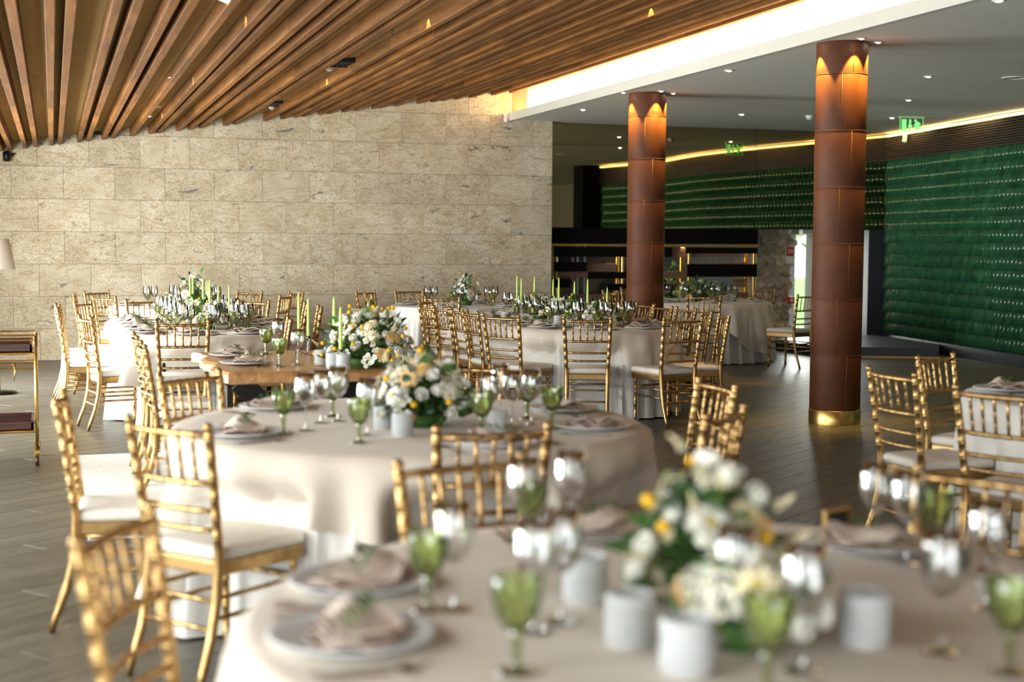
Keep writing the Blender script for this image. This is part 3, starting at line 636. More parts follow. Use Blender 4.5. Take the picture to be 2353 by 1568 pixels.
def chair(mid, target, label, group, twist=0, lead=.26):
    """mid: floor point under the middle of the back's top; target: the point it faces"""
    mid = Vector((mid[0], mid[1], 0)); f = (Vector((target[0], target[1], 0)) - mid).normalized()
    f = Matrix.Rotation(twist, 3, 'Z') @ f; o = mid + f * lead
    for _ in range(24):
        if in_table(o + f * .03): o = o - f * .02
    CH.append((o.copy(), f.copy()))
    return put(CHAIR, 'gold_chair', 'gold bamboo-turned chair ' + label, 'chair', o, math.atan2(-f.x, f.y), group)
def top(x, y): p = at(x, y, .92); return (p.x, p.y)
T1, T2, T9 = (1.30, 2.65), (1.43, 5.81), (5.27, 5.76)
T5, T7, T8 = (1.46, 16.95), (8.12, 17.15), (4.68, 16.5)
T4N, T4L, T6N, T6L, RT_ = 1.26, 2.0, 4.70, 1.9, .74        # long tables: axis x, straight length
T4Y, T6Y = 12.16, 12.11
for (x, y), lb in (((380, 963), 'nearest of the near round table, on its window side'), ((131, 904), 'edge-on at the window side of the middle round table'), ((441, 854), 'at the middle round table, turned toward its window-side plates'),
                   ((1060, 837), 'behind the flowers of the middle round table'), ((1652, 872), 'farther of the two on the open-floor side of the middle table'), ((1674, 937), 'nearer of the two on the open-floor side of the middle table'), ((1131, 972), 'back turned to the camera at the middle round table')):
    chair(top(x, y), T2, lb, 'chairs round the middle table')
bpy.data.objects['gold_chair']['label'] = 'gold bamboo-turned chair, back to the camera, at the window side of the middle table'
for (x, y), lb in (((1105, 1060), 'behind the nearest table, facing the camera side of it'), ((2236, 1085), 'half hidden by glasses beyond the nearest table, near the side table'), ((256, 1190), 'large blurred one at the window side of the nearest table'), ((-75, 1540), 'only its post tip showing in the bottom corner')):
    chair(top(x, y), T1, lb, 'chairs round the nearest table')
for (x, y), lb, tw in (((2045, 847), 'edge-on at the side table, alone against the open floor', .25), ((2238, 818), 'farthest at the side table, facing the camera', 0), ((2287, 890), 'back to the camera at the side table', 0)):
    chair(top(x, y), T9, lb, 'chairs round the side table', tw)
C6 = (T6N, T6Y)
G6 = 'chairs round the long oval table'
for n_, (x, y, tw) in enumerate(((978, 700, 0), (1013, 703, 0), (1053, 708, 0), (1078, 713, -.05))):
    m = top(x, y); chair(m, (m[0] + 1, m[1] + .12 + tw), '%s in the packed row of the oval table' % ('farthest', 'second farthest', 'third farthest', 'nearest')[n_], G6)
for (x, y), lb in (((1149, 721.5), 'at the oval table end next to the packed row'), ((1350, 727), 'centred at the near end of the oval table, square to the camera'), ((1572, 728), 'at the near end of the oval table, column side, turned three-quarter')):
    chair(top(x, y), (T6N, T6Y + .15), lb, G6)
for n_, (x, y) in enumerate(((1484, 695.5), (1526, 701), (1579, 705.5), (1628, 711.7), (1667, 720))):
    m = top(x, y); chair(m, (m[0] - 1, m[1] + (-.05 if n_ < 3 else .25)), '%s in the row on the column side of the oval table' % ('farthest', 'second farthest', 'middle one', 'second nearest', 'nearest')[n_], G6)
chair((T6N - .95, T6Y + T6L + .62), (T6N, T6Y + T6L), 'at the far curved end of the oval table toward the stone wall', G6)
chair(top(1404, 689.5), (T6N, T6Y + T6L), 'at the far curved end of the oval table by the farther column', G6)
G8 = 'chairs round the small table by the stone wall'
for (x, y), lb in (((856, 674), 'with seat in view at the small stone-wall table'), ((838, 667), 'tucked behind another at the small stone-wall table'), ((939, 664), 'facing the room against the stone wall at the small table'), ((1021, 680), 'back to the camera at the small stone-wall table'),
                   ((1318, 674.5), 'thin edge seen among the candles of the oval table'), ((1096, 667), 'behind the flowers of the small stone-wall table')):
    chair(top(x, y), T8, lb, G8)
G7 = 'chairs round the table by the exit'
for (x, y), lb in (((1618, 677.5), 'back to the camera at the table by the exit'), ((1857, 675), 'set apart against the bright exit doorway'), ((1755, 663), 'behind the table by the exit, near the rubble pier'), ((1397, 667), 'edge-on between oval table and board screen')):
    chair(top(x, y), T7, lb, G7)
chair((7.72, 18.47), T7, 'behind the table by the exit, beside the farther column', G7)
G4 = 'chairs round the long table near the windows'
m = top(199, 725); chair(m, (m[0] + 1, m[1] + .22), 'turned seat nearest the camera in the window-side row of the long table', G4)
for n_, u in enumerate((12.98, 13.42, 13.86, 14.3)): chair((.03, u), (1, u + .03 * n_), '%s behind the turned one in the long table window row' % ('first', 'second', 'third', 'fourth')[n_], G4)
m = top(185, 695); chair((m[0] + .02, 14.85), (T4N, 14.4), 'last of the window-side row of the long table, spindles in view', G4)
chair(top(420, 735), (T4N - .22, T4Y + .5), 'square back to the camera at the near end of the long table', G4)
for (x, y), lb in (((706, 695), 'farther of two overlapping behind the wooden table candles'), ((738, 702), 'nearer of two overlapping behind the wooden table candles'), ((668, 729), 'mostly hidden behind the wooden table glasses'), ((815, 719), 'only its dark finial showing above the wooden table flowers')):
    m = top(x, y); chair(m, (m[0] - 1, m[1] + .1), lb, G4)
chair((T4N - .36, T4Y + T4L + 1.12), (T4N, T4Y + T4L), 'shaded far-end one at the long table, behind olive sprigs', G4)
chair(top(560, 690), (T4N, T4Y + T4L), 'at the far corner of the long table behind its wine glasses', G4)
G5 = 'chairs round the far table by the stone wall'
for (x, y), lb in (((168, 674), 'thin edge-on at the far window-side table'), ((220, 667), 'facing the room at the far window-side table'), ((261, 678.5), 'back to the camera with seat in view at the far window-side table'), ((658, 676), 'nearer of a pair on the inner side of the far window-side table'), ((682, 669), 'rear of a pair on the inner side of the far window-side table'), ((555, 668), 'behind the glasses of the far window-side table')):
    chair(top(x, y), T5, lb, G5)
for u, lb in ((9.62, 'farther of the two edge-on ones at the wooden table end'), (8.80, 'nearer of the two edge-on ones at the wooden table end')):
    chair((.50, u), (2, u), lb, 'chairs at the wooden table')

# ------------------------------------------------------------------ tables and cloths
def stadium(R, L, N):
    P = 2 * PI * R + 2 * L; out = []
    for i in range(N):
        s = P * i / N; h = PI * R / 2
        if s < h: a = -PI / 2 + s / R; c = (0, 0)
        elif s < h + L: out.append((Vector((R, s - h)), Vector((1, 0)), s)); continue
        elif s < 3 * h + L: a = (s - h - L) / R; c = (0, L)
        elif s < 3 * h + 2 * L: out.append((Vector((-R, L - (s - 3 * h - L))), Vector((-1, 0)), s)); continue
        else: a = PI + (s - 3 * h - 2 * L) / R; c = (0, 0)
        n = Vector((math.cos(a), math.sin(a))); out.append((Vector(c) + n * R, n, s))
    return out, P
def cloth(name, mat, R, L, zt, zb, off, amp, wave, seed, N=260, M=12, powr=.75, org=(0, 0)):
    rr = random.Random(seed); ol, P = stadium(R, L, N); b = []; nf = max(3, int(P / wave))
    ph = [rr.uniform(0, 2 * PI) for _ in range(6)]
    def fold(s):
        x = 2 * PI * s / P
        j = .55 * math.sin(3 * x + ph[0]) + .45 * math.sin(7 * x + ph[1])
        v = math.sin(nf * x + j * 2.2 + ph[2]) * .75 + .35 * math.sin((nf * 2 + 1) * x + ph[3] + j)
        return v * (.72 + .28 * math.sin(5 * x + ph[4]))
    mb = MB(); rings = []
    near = [(Vector((o.x, o.y)), Vector((f.x, f.y))) for o, f in CH if min((Vector((o.x - org[0], o.y - org[1])) - p).length for p, _, _ in ol[::8]) < .5]
    for kk, z in ((.02, zt), (.5, zt), (.9, zt), (1 - .012 / R, zt), (1.0, zt - .004)):
        rings.append([((p - n * R * (1 - kk)).x, (p - n * R * (1 - kk)).y, z) for p, n, s in ol])
    for j in range(1, M + 1):
        t = j / M; rg = []
        for p, n, s in ol:
            hb = zb(p, n, s) if callable(zb) else zb
            z = zt - .012 - (zt - .012 - hb) * t; dd = (zt - z) / .75
            q = p + n * (off + .012 + amp * (dd ** powr) * (fold(s) + .55))
            for co, cf in near:                       # a tucked-in seat pushes the hanging cloth back
                v = Vector((q.x + org[0] - co.x, q.y + org[1] - co.y)); y_ = v.dot(cf); x_ = abs(v.x * cf.y - v.y * cf.x)
                front = .245 + off * .4
                if y_ < front and x_ < .34:
                    wz = max(0, min(1, (.70 - z) / .18)); wx = max(0, min(1, (.34 - x_) / .10)); wt_ = wz * wz * (3 - 2 * wz) * wx * wx * (3 - 2 * wx)
                    q = q + cf * ((front - y_) * wt_)
            rg.append((q.x, q.y, z))
        rings.append(rg)
    vs = [v for r in rings for v in r]; fs = []
    for j in range(len(rings) - 1):
        for i in range(N): fs.append((j * N + i, (j + 1) * N + i, (j + 1) * N + (i + 1) % N, j * N + (i + 1) % N))
    fs.append(tuple(range(N)))
    mb.add(vs, [f[::-1] for f in fs], True); return mb.mesh(name, mat)
legm = MB().tube([(0, 0, 0), (0, 0, .735)], [.018, .018], 10).mesh('leg', M_blackmetal)
def dress(nm, lb, x, y, R, L, over, seed, rot_over=.4, over_hang=.32):
    t = obj('banquet_table', None, None, (x, y, 0), 0, 'banquet table hidden under the cloths of the ' + lb, 'table', 'cloth covered banquet tables')
    ol, P = stadium(R - .015, L, 64); b = MB(); n = len(ol)
    b.add([(p.x, p.y, z) for z in (.735, .764) for p, _, _ in ol], [tuple(range(n))[::-1], tuple(range(n, 2 * n))] + [(i, (i + 1) % n, n + (i + 1) % n, n + i) for i in range(n)])
    obj('tabletop', b.mesh('tabletop', M_brown_board), t)
    for sx in (-1, 1):
        for yy in (-.45, L + .45): obj('leg', legm, t, (sx * .42, yy, 0))
    obj('underlay_cloth', cloth('underlay_cloth', M_linen_under, R, L, .767, .012, .002, .075, .17, seed, 340 if L == 0 else 460, 14, .75, (x, y)), None, (x, y, 0), 0,
        'ivory pleated floor-length cloth on the ' + lb, 'tablecloth', 'ivory floor-length tablecloths')
    if not over: return
    hw, hl = R + over_hang, R + L / 2 + over_hang; ca, sa = math.cos(rot_over), math.sin(rot_over)
    if L: ca, sa = 1, 0
    def hem(p, n, s):
        q = p - Vector((0, L / 2)); q = Vector((q.x * ca + q.y * sa, -q.x * sa + q.y * ca)); m = Vector((n.x * ca + n.y * sa, -n.x * sa + n.y * ca))
        tx = (hw - abs(q.x)) / abs(m.x) if abs(m.x) > .05 else 9; ty = (hl - abs(q.y)) / abs(m.y) if abs(m.y) > .05 else 9
        return max(.38 if L else .16, .771 - min(tx, ty)) - .012 * math.sin(s * 19)
    obj('linen_overlay', cloth('linen_overlay', M_linen_over, R + .004, L, .771, hem, .024, .18, .36, seed + 5, 300 if L == 0 else 420, 14, 1.0, (x, y)), None, (x, y, 0), 0,
        'beige linen overlay cloth with pointed corners on the ' + lb, 'tablecloth', 'beige linen overlays')
TB = {1: 'nearest round table', 2: 'middle round table', 4: 'long window-side table', 5: 'far window-side table', 6: 'long oval table', 7: 'table by the exit', 8: 'small stone-wall table', 9: 'side table past the open floor'}
dress('1', TB[1], *T1, .955, 0, 1, 3, .15, .36)
dress('2', TB[2], *T2, .97, 0, 1, 7, 1.0, .27)
dress('4', TB[4], T4N, T4Y, RT_, T4L, 1, 12, 0, .30)
dress('5', TB[5], *T5, .86, 0, 0, 17, .7, .25)
dress('6', TB[6], T6N, T6Y, RT_ + .02, T6L, 1, 23, 0, .30)
dress('7', TB[7], *T7, .93, 0, 1, 31, 1.15, .28)
dress('8', TB[8], *T8, .84, 0, 0, 37, .5, .25)
dress('9', TB[9], *T9, .93, 0, 0, 41)
# live-edge wooden table on black X legs
wt = obj('wooden_table', None, None, (0, 0, 0), 0, 'live-edge wooden dining table on black X legs behind the middle round table', 'table')
X0, X1, Y0_, Y1_ = .93, 1.93, 8.34, 9.95; lv = []; NE = 22
def wob(t, k): return .025 * math.sin(5.2 * t + k) + .014 * math.sin(13 * t + 2 * k)
per = [(X0 + wob(i / NE * 3, 1.3), Y0_ + (Y1_ - Y0_) * i / NE) for i in range(NE + 1)] + [(X1 + wob(i / NE * 3, 4), Y1_ - (Y1_ - Y0_) * i / NE) for i in range(NE + 1)]
n = len(per); b = MB()
def ins(p, d): c = Vector(((X0 + X1) / 2, (Y0_ + Y1_) / 2)); q = Vector(p); return c + (q - c) * (1 - d / (q - c).length)
rg = [(0, .690), (-.0, .70), (0, .745), (.02, .762), (.03, .764)]
vs = [(ins(p, d + (.03 if z < .70 else 0)).x, ins(p, d + (.03 if z < .70 else 0)).y, z) for d, z in rg for p in per]
b.add(vs, [(j * n + i, (j + 1) * n + i, (j + 1) * n + (i + 1) % n, j * n + (i + 1) % n) for j in range(4) for i in range(n)] + [tuple(range(n)), tuple(range(5 * n - 1, 4 * n - 1, -1))])
b.f = [f[::-1] for f in b.f]
obj('tabletop', b.mesh('tabletop', M_tabletop), wt)
for yy in (8.60, 9.70):
    for s_ in (-1, 1):
        a0 = Vector((1.43 + s_ * .38, yy, .69)); a1 = Vector((1.43 - s_ * .33, yy, .015)); d = (a1 - a0).normalized(); nn = Vector((d.z, 0, -d.x)) * .062
        b = MB(); o_ = .042 if s_ > 0 else -.042
        b.add([a0 + nn + Vector((0, y_, 0)) for y_ in (-.04, .04)] + [a0 - nn + Vector((0, y_, 0)) for y_ in (-.04, .04)] + [a1 + nn + Vector((0, y_, 0)) for y_ in (-.04, .04)] + [a1 - nn + Vector((0, y_, 0)) for y_ in (-.04, .04)],
              [(0, 2, 3, 1), (4, 5, 7, 6), (0, 4, 6, 2), (1, 3, 7, 5), (0, 1, 5, 4), (2, 6, 7, 3)])
        obj('crossed_leg', b.mesh('crossed_leg', M_blackmetal), wt, (0, o_, 0))
b = MB(); rv, rf = bevel_box(.15, 2.85, 7.45, 10.4, 0, .014, .006, 2)
obj('shaggy_rug', MB().add(rv, rf).mesh('shaggy_rug', M_rug), None, (0, 0, .001), 0, 'pale shaggy rug under the wooden dining table', 'rug')

# ------------------------------------------------------------------ tableware
ZT = .7715
pl = MB().lathe([(.001, .006), (.085, .006), (.10, .010), (.150, .020), (.158, .021), (.160, .0185), (.152, .0145), (.10, .004), (.08, 0), (.001, 0)], 44).mesh('charger_plate', M_plate)
def napkin_mesh(seed):
    r = random.Random(seed); mb = MB(); n = 9
    for lay in range(3):
        vs = []; sc_ = 1 - .10 * lay; rot = .10 * lay - .05
        for i in range(n):
            for j in range(n):
                u, v = i / (n - 1), j / (n - 1)
                x = (u - .5) * .27 * sc_; y = (v - .5) * (.20 * sc_) * (1 - .72 * abs(u - .5) * 1.2) + .02 * (.5 - abs(u - .5))
                z = .016 + .010 * lay + .014 * math.sin(u * 5.5 + lay * 1.3 + seed) * math.sin(v * 3.4 + lay) + (.028 if lay == 2 else .012) * math.exp(-((u - .25) ** 2 + (v - .5) ** 2) * 14)
                vs.append((x * math.cos(rot) - y * math.sin(rot), x * math.sin(rot) + y * math.cos(rot), max(z, .010 + .004 * lay)))
        fs = [(i * n + j, (i + 1) * n + j, (i + 1) * n + j + 1, i * n + j + 1) for i in range(n - 1) for j in range(n - 1)]
        m_ = n * n; vs += [(x, y, z - .004) for x, y, z in vs]; fs += [tuple(q + m_ for q in f[::-1]) for f in fs]
        bd = [i * n for i in range(n)] + [(n - 1) * n + j for j in range(1, n)] + [i * n + n - 1 for i in range(n - 2, -1, -1)] + [j for j in range(n - 2, 0, -1)]
        fs += [(bd[a], bd[(a + 1) % len(bd)], bd[(a + 1) % len(bd)] + m_, bd[a] + m_) for a in range(len(bd))]
        mb.add(vs, fs, True)
    return mb.mesh('linen_napkin', M_napkin)
NAP = [napkin_mesh(s_) for s_ in (1, 2, 3)]
def leaf_shape(l, w_, cup=.15):
    vs = [(0, 0, 0)]; k = 5
    for i in range(1, k): t = i / k; h = w_ * math.sin(PI * t ** .8); vs += [(-h, l * t, cup * h), (0, l * t, -cup * h * .3 + .06 * l * math.sin(PI * t)), (h, l * t, cup * h)]
    vs.append((0, l, 0)); fs = [(0, 2, 1), (0, 3, 2)]
    for i in range(k - 2):
        a = 1 + 3 * i; fs += [(a, a + 1, a + 4, a + 3), (a + 1, a + 2, a + 5, a + 4)]
    a = 1 + 3 * (k - 2); fs += [(a, a + 1, len(vs) - 1), (a + 1, a + 2, len(vs) - 1)]
    return [Vector(v) for v in vs], fs
sp = MB(); sp.tube([(0, -.09, .006), (.006, -.03, .013), (0, .04, .012), (-.008, .10, .018)], [.0016, .0014, .0012, .0008], 5)
lvv, lff = leaf_shape(.042, .0062)
for k in range(12):
    t = k / 11; a = (.9 if k % 2 else -.9) + rnd.uniform(-.2, .2); R_ = Matrix.Rotation(a, 3, 'Z') @ Matrix.Rotation(rnd.uniform(.1, .6), 3, 'X')
    sp.add([R_ @ v + Vector((0, -.08 + .17 * t, .012 + .005 * t)) for v in lvv], lff, True)
SPRIG = sp.mesh('olive_sprig', M_leafg)
def cut(profile, z, L):      # flat cutlery outline extruded a little, along +Y
    n = len(profile); P = [(x, y) for x, y in profile] + [(-x, y) for x, y in profile[::-1]]; m_ = len(P)
    return MB().add([(x, y, z) for x, y in P] + [(x, y, z + .003) for x, y in P], [tuple(range(m_))[::-1], tuple(range(m_, 2 * m_))] + [(i, (i + 1) % m_, m_ + (i + 1) % m_, m_ + i) for i in range(m_)])
fk = cut([(.0035, -.10), (.005, -.06), (.003, .02), (.004, .035), (.0115, .05), (.012, .062)], 0, .2)
for x in (-.0105, -.0035, .0035, .0105): fk.box(x - .0014, x + .0014, .06, .10, 0, .0028)
FORK = fk.mesh('dinner_fork', M_steel)
KNIFE = cut([(.005, -.11), (.0065, -.07), (.005, .0), (.009, .02), (.0095, .08), (.002, .115)], 0, .22).mesh('table_knife', M_steel)
spn = cut([(.0035, -.10), (.005, -.06), (.003, .03)], 0, .2); spn.lathe([(.001, .001), (.012, .002), (.019, .006), (.018, .0075), (.010, .004), (.001, .003)], 14, (0, .055, 0))
SPOON = spn.mesh('dessert_spoon', M_bronze)
WB = MB().lathe([(.0052, .100), (.012, .104), (.030, .122), (.0405, .148), (.0425, .165), (.039, .195), (.0335, .226), (.0328, .228), (.0335, .229), (.0395, .195), (.0432, .165), (.0412, .147), (.0305, .120), (.012, .1015), (.0052, .099)], 28).mesh('bowl', M_glass)
WS = MB().lathe([(.0055, .101), (.0038, .085), (.0036, .03), (.006, .008), (.012, .004)], 12).mesh('stem', M_glass)
WF = MB().lathe([(.012, .004), (.030, .002), (.0365, .0015), (.037, .0005), (.001, 0)], 28).mesh('foot', M_glass)
WINE = [('bowl', WB), ('stem', WS), ('foot', WF)]
w1 = MB(); w1.lathe([(.001, 0), (.037, .0005), (.036, .002), (.008, .006), (.004, .03), (.004, .09), (.012, .103), (.030, .120), (.0412, .147), (.0432, .165), (.0395, .195), (.0335, .229)], 14)
WINE1 = w1.mesh('wine_glass', M_glass)
GB = MB().lathe([(.010, .070), (.020, .076), (.031, .090), (.039, .108), (.0435, .128), (.0455, .148), (.0455, .166), (.0435, .168), (.0415, .150), (.039, .125), (.028, .090), (.012, .076)], 12, twist=.5, smooth=False).mesh('bowl', M_green_glass)
GS = MB().lathe([(.010, .071), (.014, .066), (.008, .061), (.013, .054), (.0075, .047), (.012, .040), (.007, .033), (.011, .026), (.007, .020), (.010, .012), (.022, .006)], 12).mesh('stem', M_green_solid)
GF = MB().lathe([(.022, .006), (.034, .004), (.038, .002), (.037, 0), (.001, 0)], 20).mesh('foot', M_green_solid)
GOB = [('bowl', GB), ('stem', GS), ('foot', GF)]
GOB1 = MB().lathe([(.001, 0), (.037, .001), (.022, .006), (.008, .02), (.011, .03), (.008, .047), (.013, .056), (.009, .068), (.020, .076), (.031, .090), (.0435, .128), (.0455, .148), (.0455, .167)], 10, twist=.5, smooth=False).mesh('green_goblet', M_green_glass)
vp = [(.001, 0), (.034, 0), (.036, .004)] + [(.037 + (.0042 if j % 2 else 0), .008 + j * .006) for j in range(12)] + [(.0365, .082), (.034, .083), (.032, .078), (.031, .012), (.001, .010)]
VOT = [('cut_glass_cup', MB().lathe(vp, 20, twist=.5, smooth=False).mesh('cut_glass_cup', M_votive)), ('tealight', MB().lathe([(.001, .012), (.019, .012), (.019, .030), (.012, .031), (.001, .029)], 16).mesh('tealight', M_wax))]
CPOS = {1: T1, 2: T2, 4: (T4N, T4Y + T4L / 2), 5: T5, 6: (T6N, T6Y + T6L / 2), 7: T7, 8: T8, 9: T9, 3: (1.43, 9.15)}
TB[3] = 'live-edge wooden table'
CNT = {}
def uniq(lb):
    CNT[lb] = CNT.get(lb, 0) + 1
    return lb if CNT[lb] == 1 else lb + ', %s one' % ('', '', 'second', 'third', 'fourth', 'fifth', 'sixth', 'seventh', 'eighth')[min(CNT[lb], 8)]
def glass(kind, p, t, where, near):
    nm = 'green_goblet' if kind == 'g' else 'wine_glass'
    lb = ('green pressed-glass goblet ' if kind == 'g' else 'clear stemmed wine glass ') + where + ', ' + TB[t]
    gr = ('green goblets on the ' if kind == 'g' else 'wine glasses on the ') + TB[t]
    rz = rnd.uniform(0, 6)
    if near: put(GOB if kind == 'g' else WINE, nm, uniq(lb), 'glass', (p[0], p[1], ZT), rz, gr, rnd.uniform(.97, 1.03))
    else: obj(nm, GOB1 if kind == 'g' else WINE1, None, (p[0], p[1], ZT), rz, uniq(lb), 'glass', gr)
def setting(t, p, inward, where, near=True, glasses=True, cutlery=True):
    """one place: p = plate centre, inward = unit vector toward the table's middle"""
    p = Vector((p[0], p[1])); f = Vector(inward).normalized(); r = Vector((f.y, -f.x)); a = math.atan2(-f.x, f.y); s_ = ' ' + where + ', ' + TB[t]
    def loc(fx, rx, z=0): q = p + f * fx + r * rx; return (q.x, q.y, ZT + z)
    obj('charger_plate', pl, None, loc(0, 0), a, uniq('pale stoneware plate with napkin' + s_), 'plate', 'plates on the ' + TB[t])
    obj('linen_napkin', NAP[rnd.randrange(3)], None, loc(0, 0, .002), a + rnd.uniform(-.5, .5), uniq('folded blush linen napkin on plate' + s_), 'napkin', 'napkins on the ' + TB[t])
    obj('olive_sprig', SPRIG, None, loc(.01, .02, .046), a + rnd.uniform(.6, 1.8), uniq('olive sprig laid on the napkin' + s_), 'sprig', 'olive sprigs on the ' + TB[t])
    if cutlery:
        for i in (0, 1): obj('dinner_fork', FORK, None, loc(-.01, -.19 - .028 * i), a + rnd.uniform(-.03, .03), uniq(('inner steel fork' if i == 0 else 'outer steel fork') + s_), 'cutlery', 'forks on the ' + TB[t])
        obj('table_knife', KNIFE, None, loc(-.01, .19), a + rnd.uniform(-.03, .03), uniq('steel knife beside the plate' + s_), 'cutlery', 'knives on the ' + TB[t])
        obj('dessert_spoon', SPOON, None, loc(-.01, .222), a + rnd.uniform(-.03, .03), uniq('bronze spoon beside the knife' + s_), 'cutlery', 'spoons on the ' + TB[t])
    if glasses:
        glass('g', loc(.24, .04), t, where, near); glass('w', loc(.25, .14), t, where, near); glass('w', loc(.33, .09), t, 'set back ' + where, near)
def round_settings(t, angs, R, **kw):          # angle 0 points at the camera, positive towards the open floor
    c = Vector(CPOS[t]); f = -c.normalized() if t != 9 else -c.normalized(); rr = Vector((-f.y, f.x))
    for deg, where in angs:
        a = math.radians(deg); d = f * math.cos(a) + rr * math.sin(a)
        setting(t, c + d * R, -d, where, **kw)
round_settings(1, [(-62, 'at its near window edge'), (150, 'at its back edge'), (-155, 'at its back window edge'), (108, 'at its far floor edge')], .77, glasses=False)
_p = at(828, 1345, ZT); setting(1, (_p.x, _p.y), (T1[0] - _p.x, T1[1] - _p.y), 'at its far window edge', glasses=False)
for x, y in ((1187, 1545), (983, 1402), (1762, 1598), (2320, 1545), (2145, 1290), (1218, 1262)):
    p = at(x, y, ZT); glass('g', p, 1, {1187: 'foremost, beside the big napkin plate', 983: 'behind the second window-edge plate', 1762: 'in front of the flowers', 2320: 'at the picture corner', 2145: 'before the blurred chair back', 1218: 'farthest, below the chair rails'}[x], True)
for (x, y), lb in (((1045, 1400), 'by the second window-edge plate'), ((1205, 1262), 'first of the back pair below the chair back'), ((1312, 1240), 'second of the back pair below the chair back'), ((1228, 1452), 'before the cut-glass cups'), ((1290, 1430), 'touching the cut-glass cups'), ((1690, 1490), 'overlapping the flowers'),
                   ((1848, 1545), 'foremost, overlapping the flowers'), ((2012, 1268), 'first of the back floor pair'), ((2085, 1295), 'second of the back floor pair'), ((2165, 1500), 'large, toward the picture corner'), ((2268, 1400), 'behind the corner one')):
    glass('w', at(x, y, ZT), 1, lb, True)
def cup(x, y, t, lb): p = at(x, y, ZT); put(VOT, 'candle_cup', 'white cut-glass candle cup ' + lb, 'candle holder', (p.x, p.y, ZT), rnd.uniform(0, 3), 'cut-glass candle cups', 1.22 if t == 1 else 1.1)
for x, y, t, lb in ((1345, 1385, 1, 'farthest of three beside the nearest flowers'), (1447, 1482, 1, 'middle of three beside the nearest flowers'), (1577, 1548, 1, 'foremost, below the nearest flowers'), (1985, 1480, 1, 'alone on the open side of the nearest flowers'),
                    (882, 985, 2, 'first beside the middle table flowers'), (925, 1002, 2, 'foremost beside the middle table flowers'), (850, 962, 2, 'rear one beside the middle table flowers'), (1142, 992, 2, 'on the open side of the middle table flowers'),
                    (738, 838, 3, 'rear of three on the wooden table'), (765, 846, 3, 'middle of three on the wooden table'), (789, 849, 3, 'front of three on the wooden table'),
                    (1283, 748, 6, 'patterned, at the near end of the oval table'), (1308, 752, 6, 'beside the patterned one on the oval table'), (1163, 738, 6, 'at the packed-row side of the oval table'), (550, 745, 4, 'at the inner side of the long table'), (565, 752, 4, 'near the wine glasses of the long table'), (1682, 690, 7, 'on the table by the exit'), (1590, 692, 7, 'first small one on the table by the exit')):
    cup(x, y, t, lb)
p = at(1922, 1232, ZT); put([('gold_rim', MB().box(-.05, .05, -.006, .006, .0, .006).box(-.05, .05, -.006, .006, .064, .07).box(-.05, -.044, -.006, .006, .006, .064).box(.044, .05, -.006, .006, .006, .064).mesh('gold_rim', M_brass)), ('card', MB().box(-.044, .044, -.002, .002, .006, .064).mesh('card', M_card)), ('stand', MB().box(-.03, .03, 0, .05, 0, .004).mesh('frame_stand', M_brass))],
    'table_card_frame', 'small gold framed card standing at the back of the nearest table', 'frame', (p.x, p.y, ZT), .35)
round_settings(2, [(-128, 'at its far window edge'), (-58, 'at its near window edge'), (25, 'before the square-on chair'), (72, 'at its near floor edge'), (118, 'at its far floor edge'), (178, 'at its back edge'), (-88, 'at its window edge')][:6], .78, glasses=False)
for (x, y), lb in (((652, 995), 'first from the windows'), ((826, 1018), 'foremost'), ((1107, 1002), 'beside the flowers and cut-glass cup'), ((1268, 985), 'at the open-floor side'), ((765, 958), 'behind the tall glasses'), ((1212, 962), 'farthest, under the chair rail')): glass('g', at(x, y, ZT), 2, lb, True)
for (x, y), lb in (((703, 990), 'first from the windows'), ((738, 972), 'second from the windows'), ((777, 968), 'third from the windows'), ((845, 1000), 'behind the foremost goblet'), ((1125, 985), 'right by the flowers'), ((1178, 978), 'first of the open-side cluster'), ((1222, 975), 'second of the open-side cluster'), ((1150, 960), 'rear of the open-side cluster')): glass('w', at(x, y, ZT), 2, lb, True)
TZ3 = .7655
ZT, ZK = TZ3, ZT
for u, lb in ((9.50, 'at the farther end chair'), (8.86, 'at the nearer end chair')): setting(3, (1.13, u), (1, 0), lb, glasses=False)
for (x, y), lb in (((612, 814), 'farther'), ((643, 842), 'nearer')): glass('g', at(x, y, ZT), 3, lb, True)
for (x, y), lb in (((640, 808), 'farther'), ((684, 838), 'nearer')): glass('w', at(x, y, ZT), 3, lb, True)
ZT = ZK
def long_settings(t, n0, y0, L, R, near, far=True):
    c = Vector((n0, y0)); tf_ = Vector((-.30, .95))
    for deg, wd in ((-72, 'at the near end, window corner'), (-24, 'at the near end, window side'), (26, 'at the near end, middle'), (72, 'at the near end, inner corner')):
        a = math.radians(deg); d = Vector((math.sin(a), -math.cos(a))); setting(t, c + d * (R - .19), -d, wd, near)
    for i, wd in enumerate(('first along', 'second along', 'third along', 'fourth along')[:int(L / .5)]):
        y = y0 + .32 + i * .5
        for s_, sd in ((-1, 'window side'), (1, 'inner side')): setting(t, (n0 + s_ * (R - .19), y), (-s_, 0), wd + ' the ' + sd, near)
    if far: setting(t, (n0, y0 + L + R - .2), (0, -1), 'at the far end', near)
long_settings(4, T4N, T4Y, T4L, RT_, False)
long_settings(6, T6N, T6Y, T6L, RT_ + .02, False)
round_settings(5, [(-100, 'at its window edge'), (-30, 'at its near edge'), (40, 'at its near corner'), (110, 'at its inner edge'), (180, 'at its back edge')], .66, near=False, cutlery=False)
round_settings(7, [(-110, 'at its far column edge'), (-35, 'at its near column edge'), (15, 'at its near edge'), (80, 'at its exit edge'), (150, 'at its back edge')], .72, near=False, cutlery=False)
round_settings(8, [(-95, 'at its window edge'), (-20, 'at its near edge'), (60, 'at its near inner edge'), (160, 'at its back edge')], .64, near=False, cutlery=False)
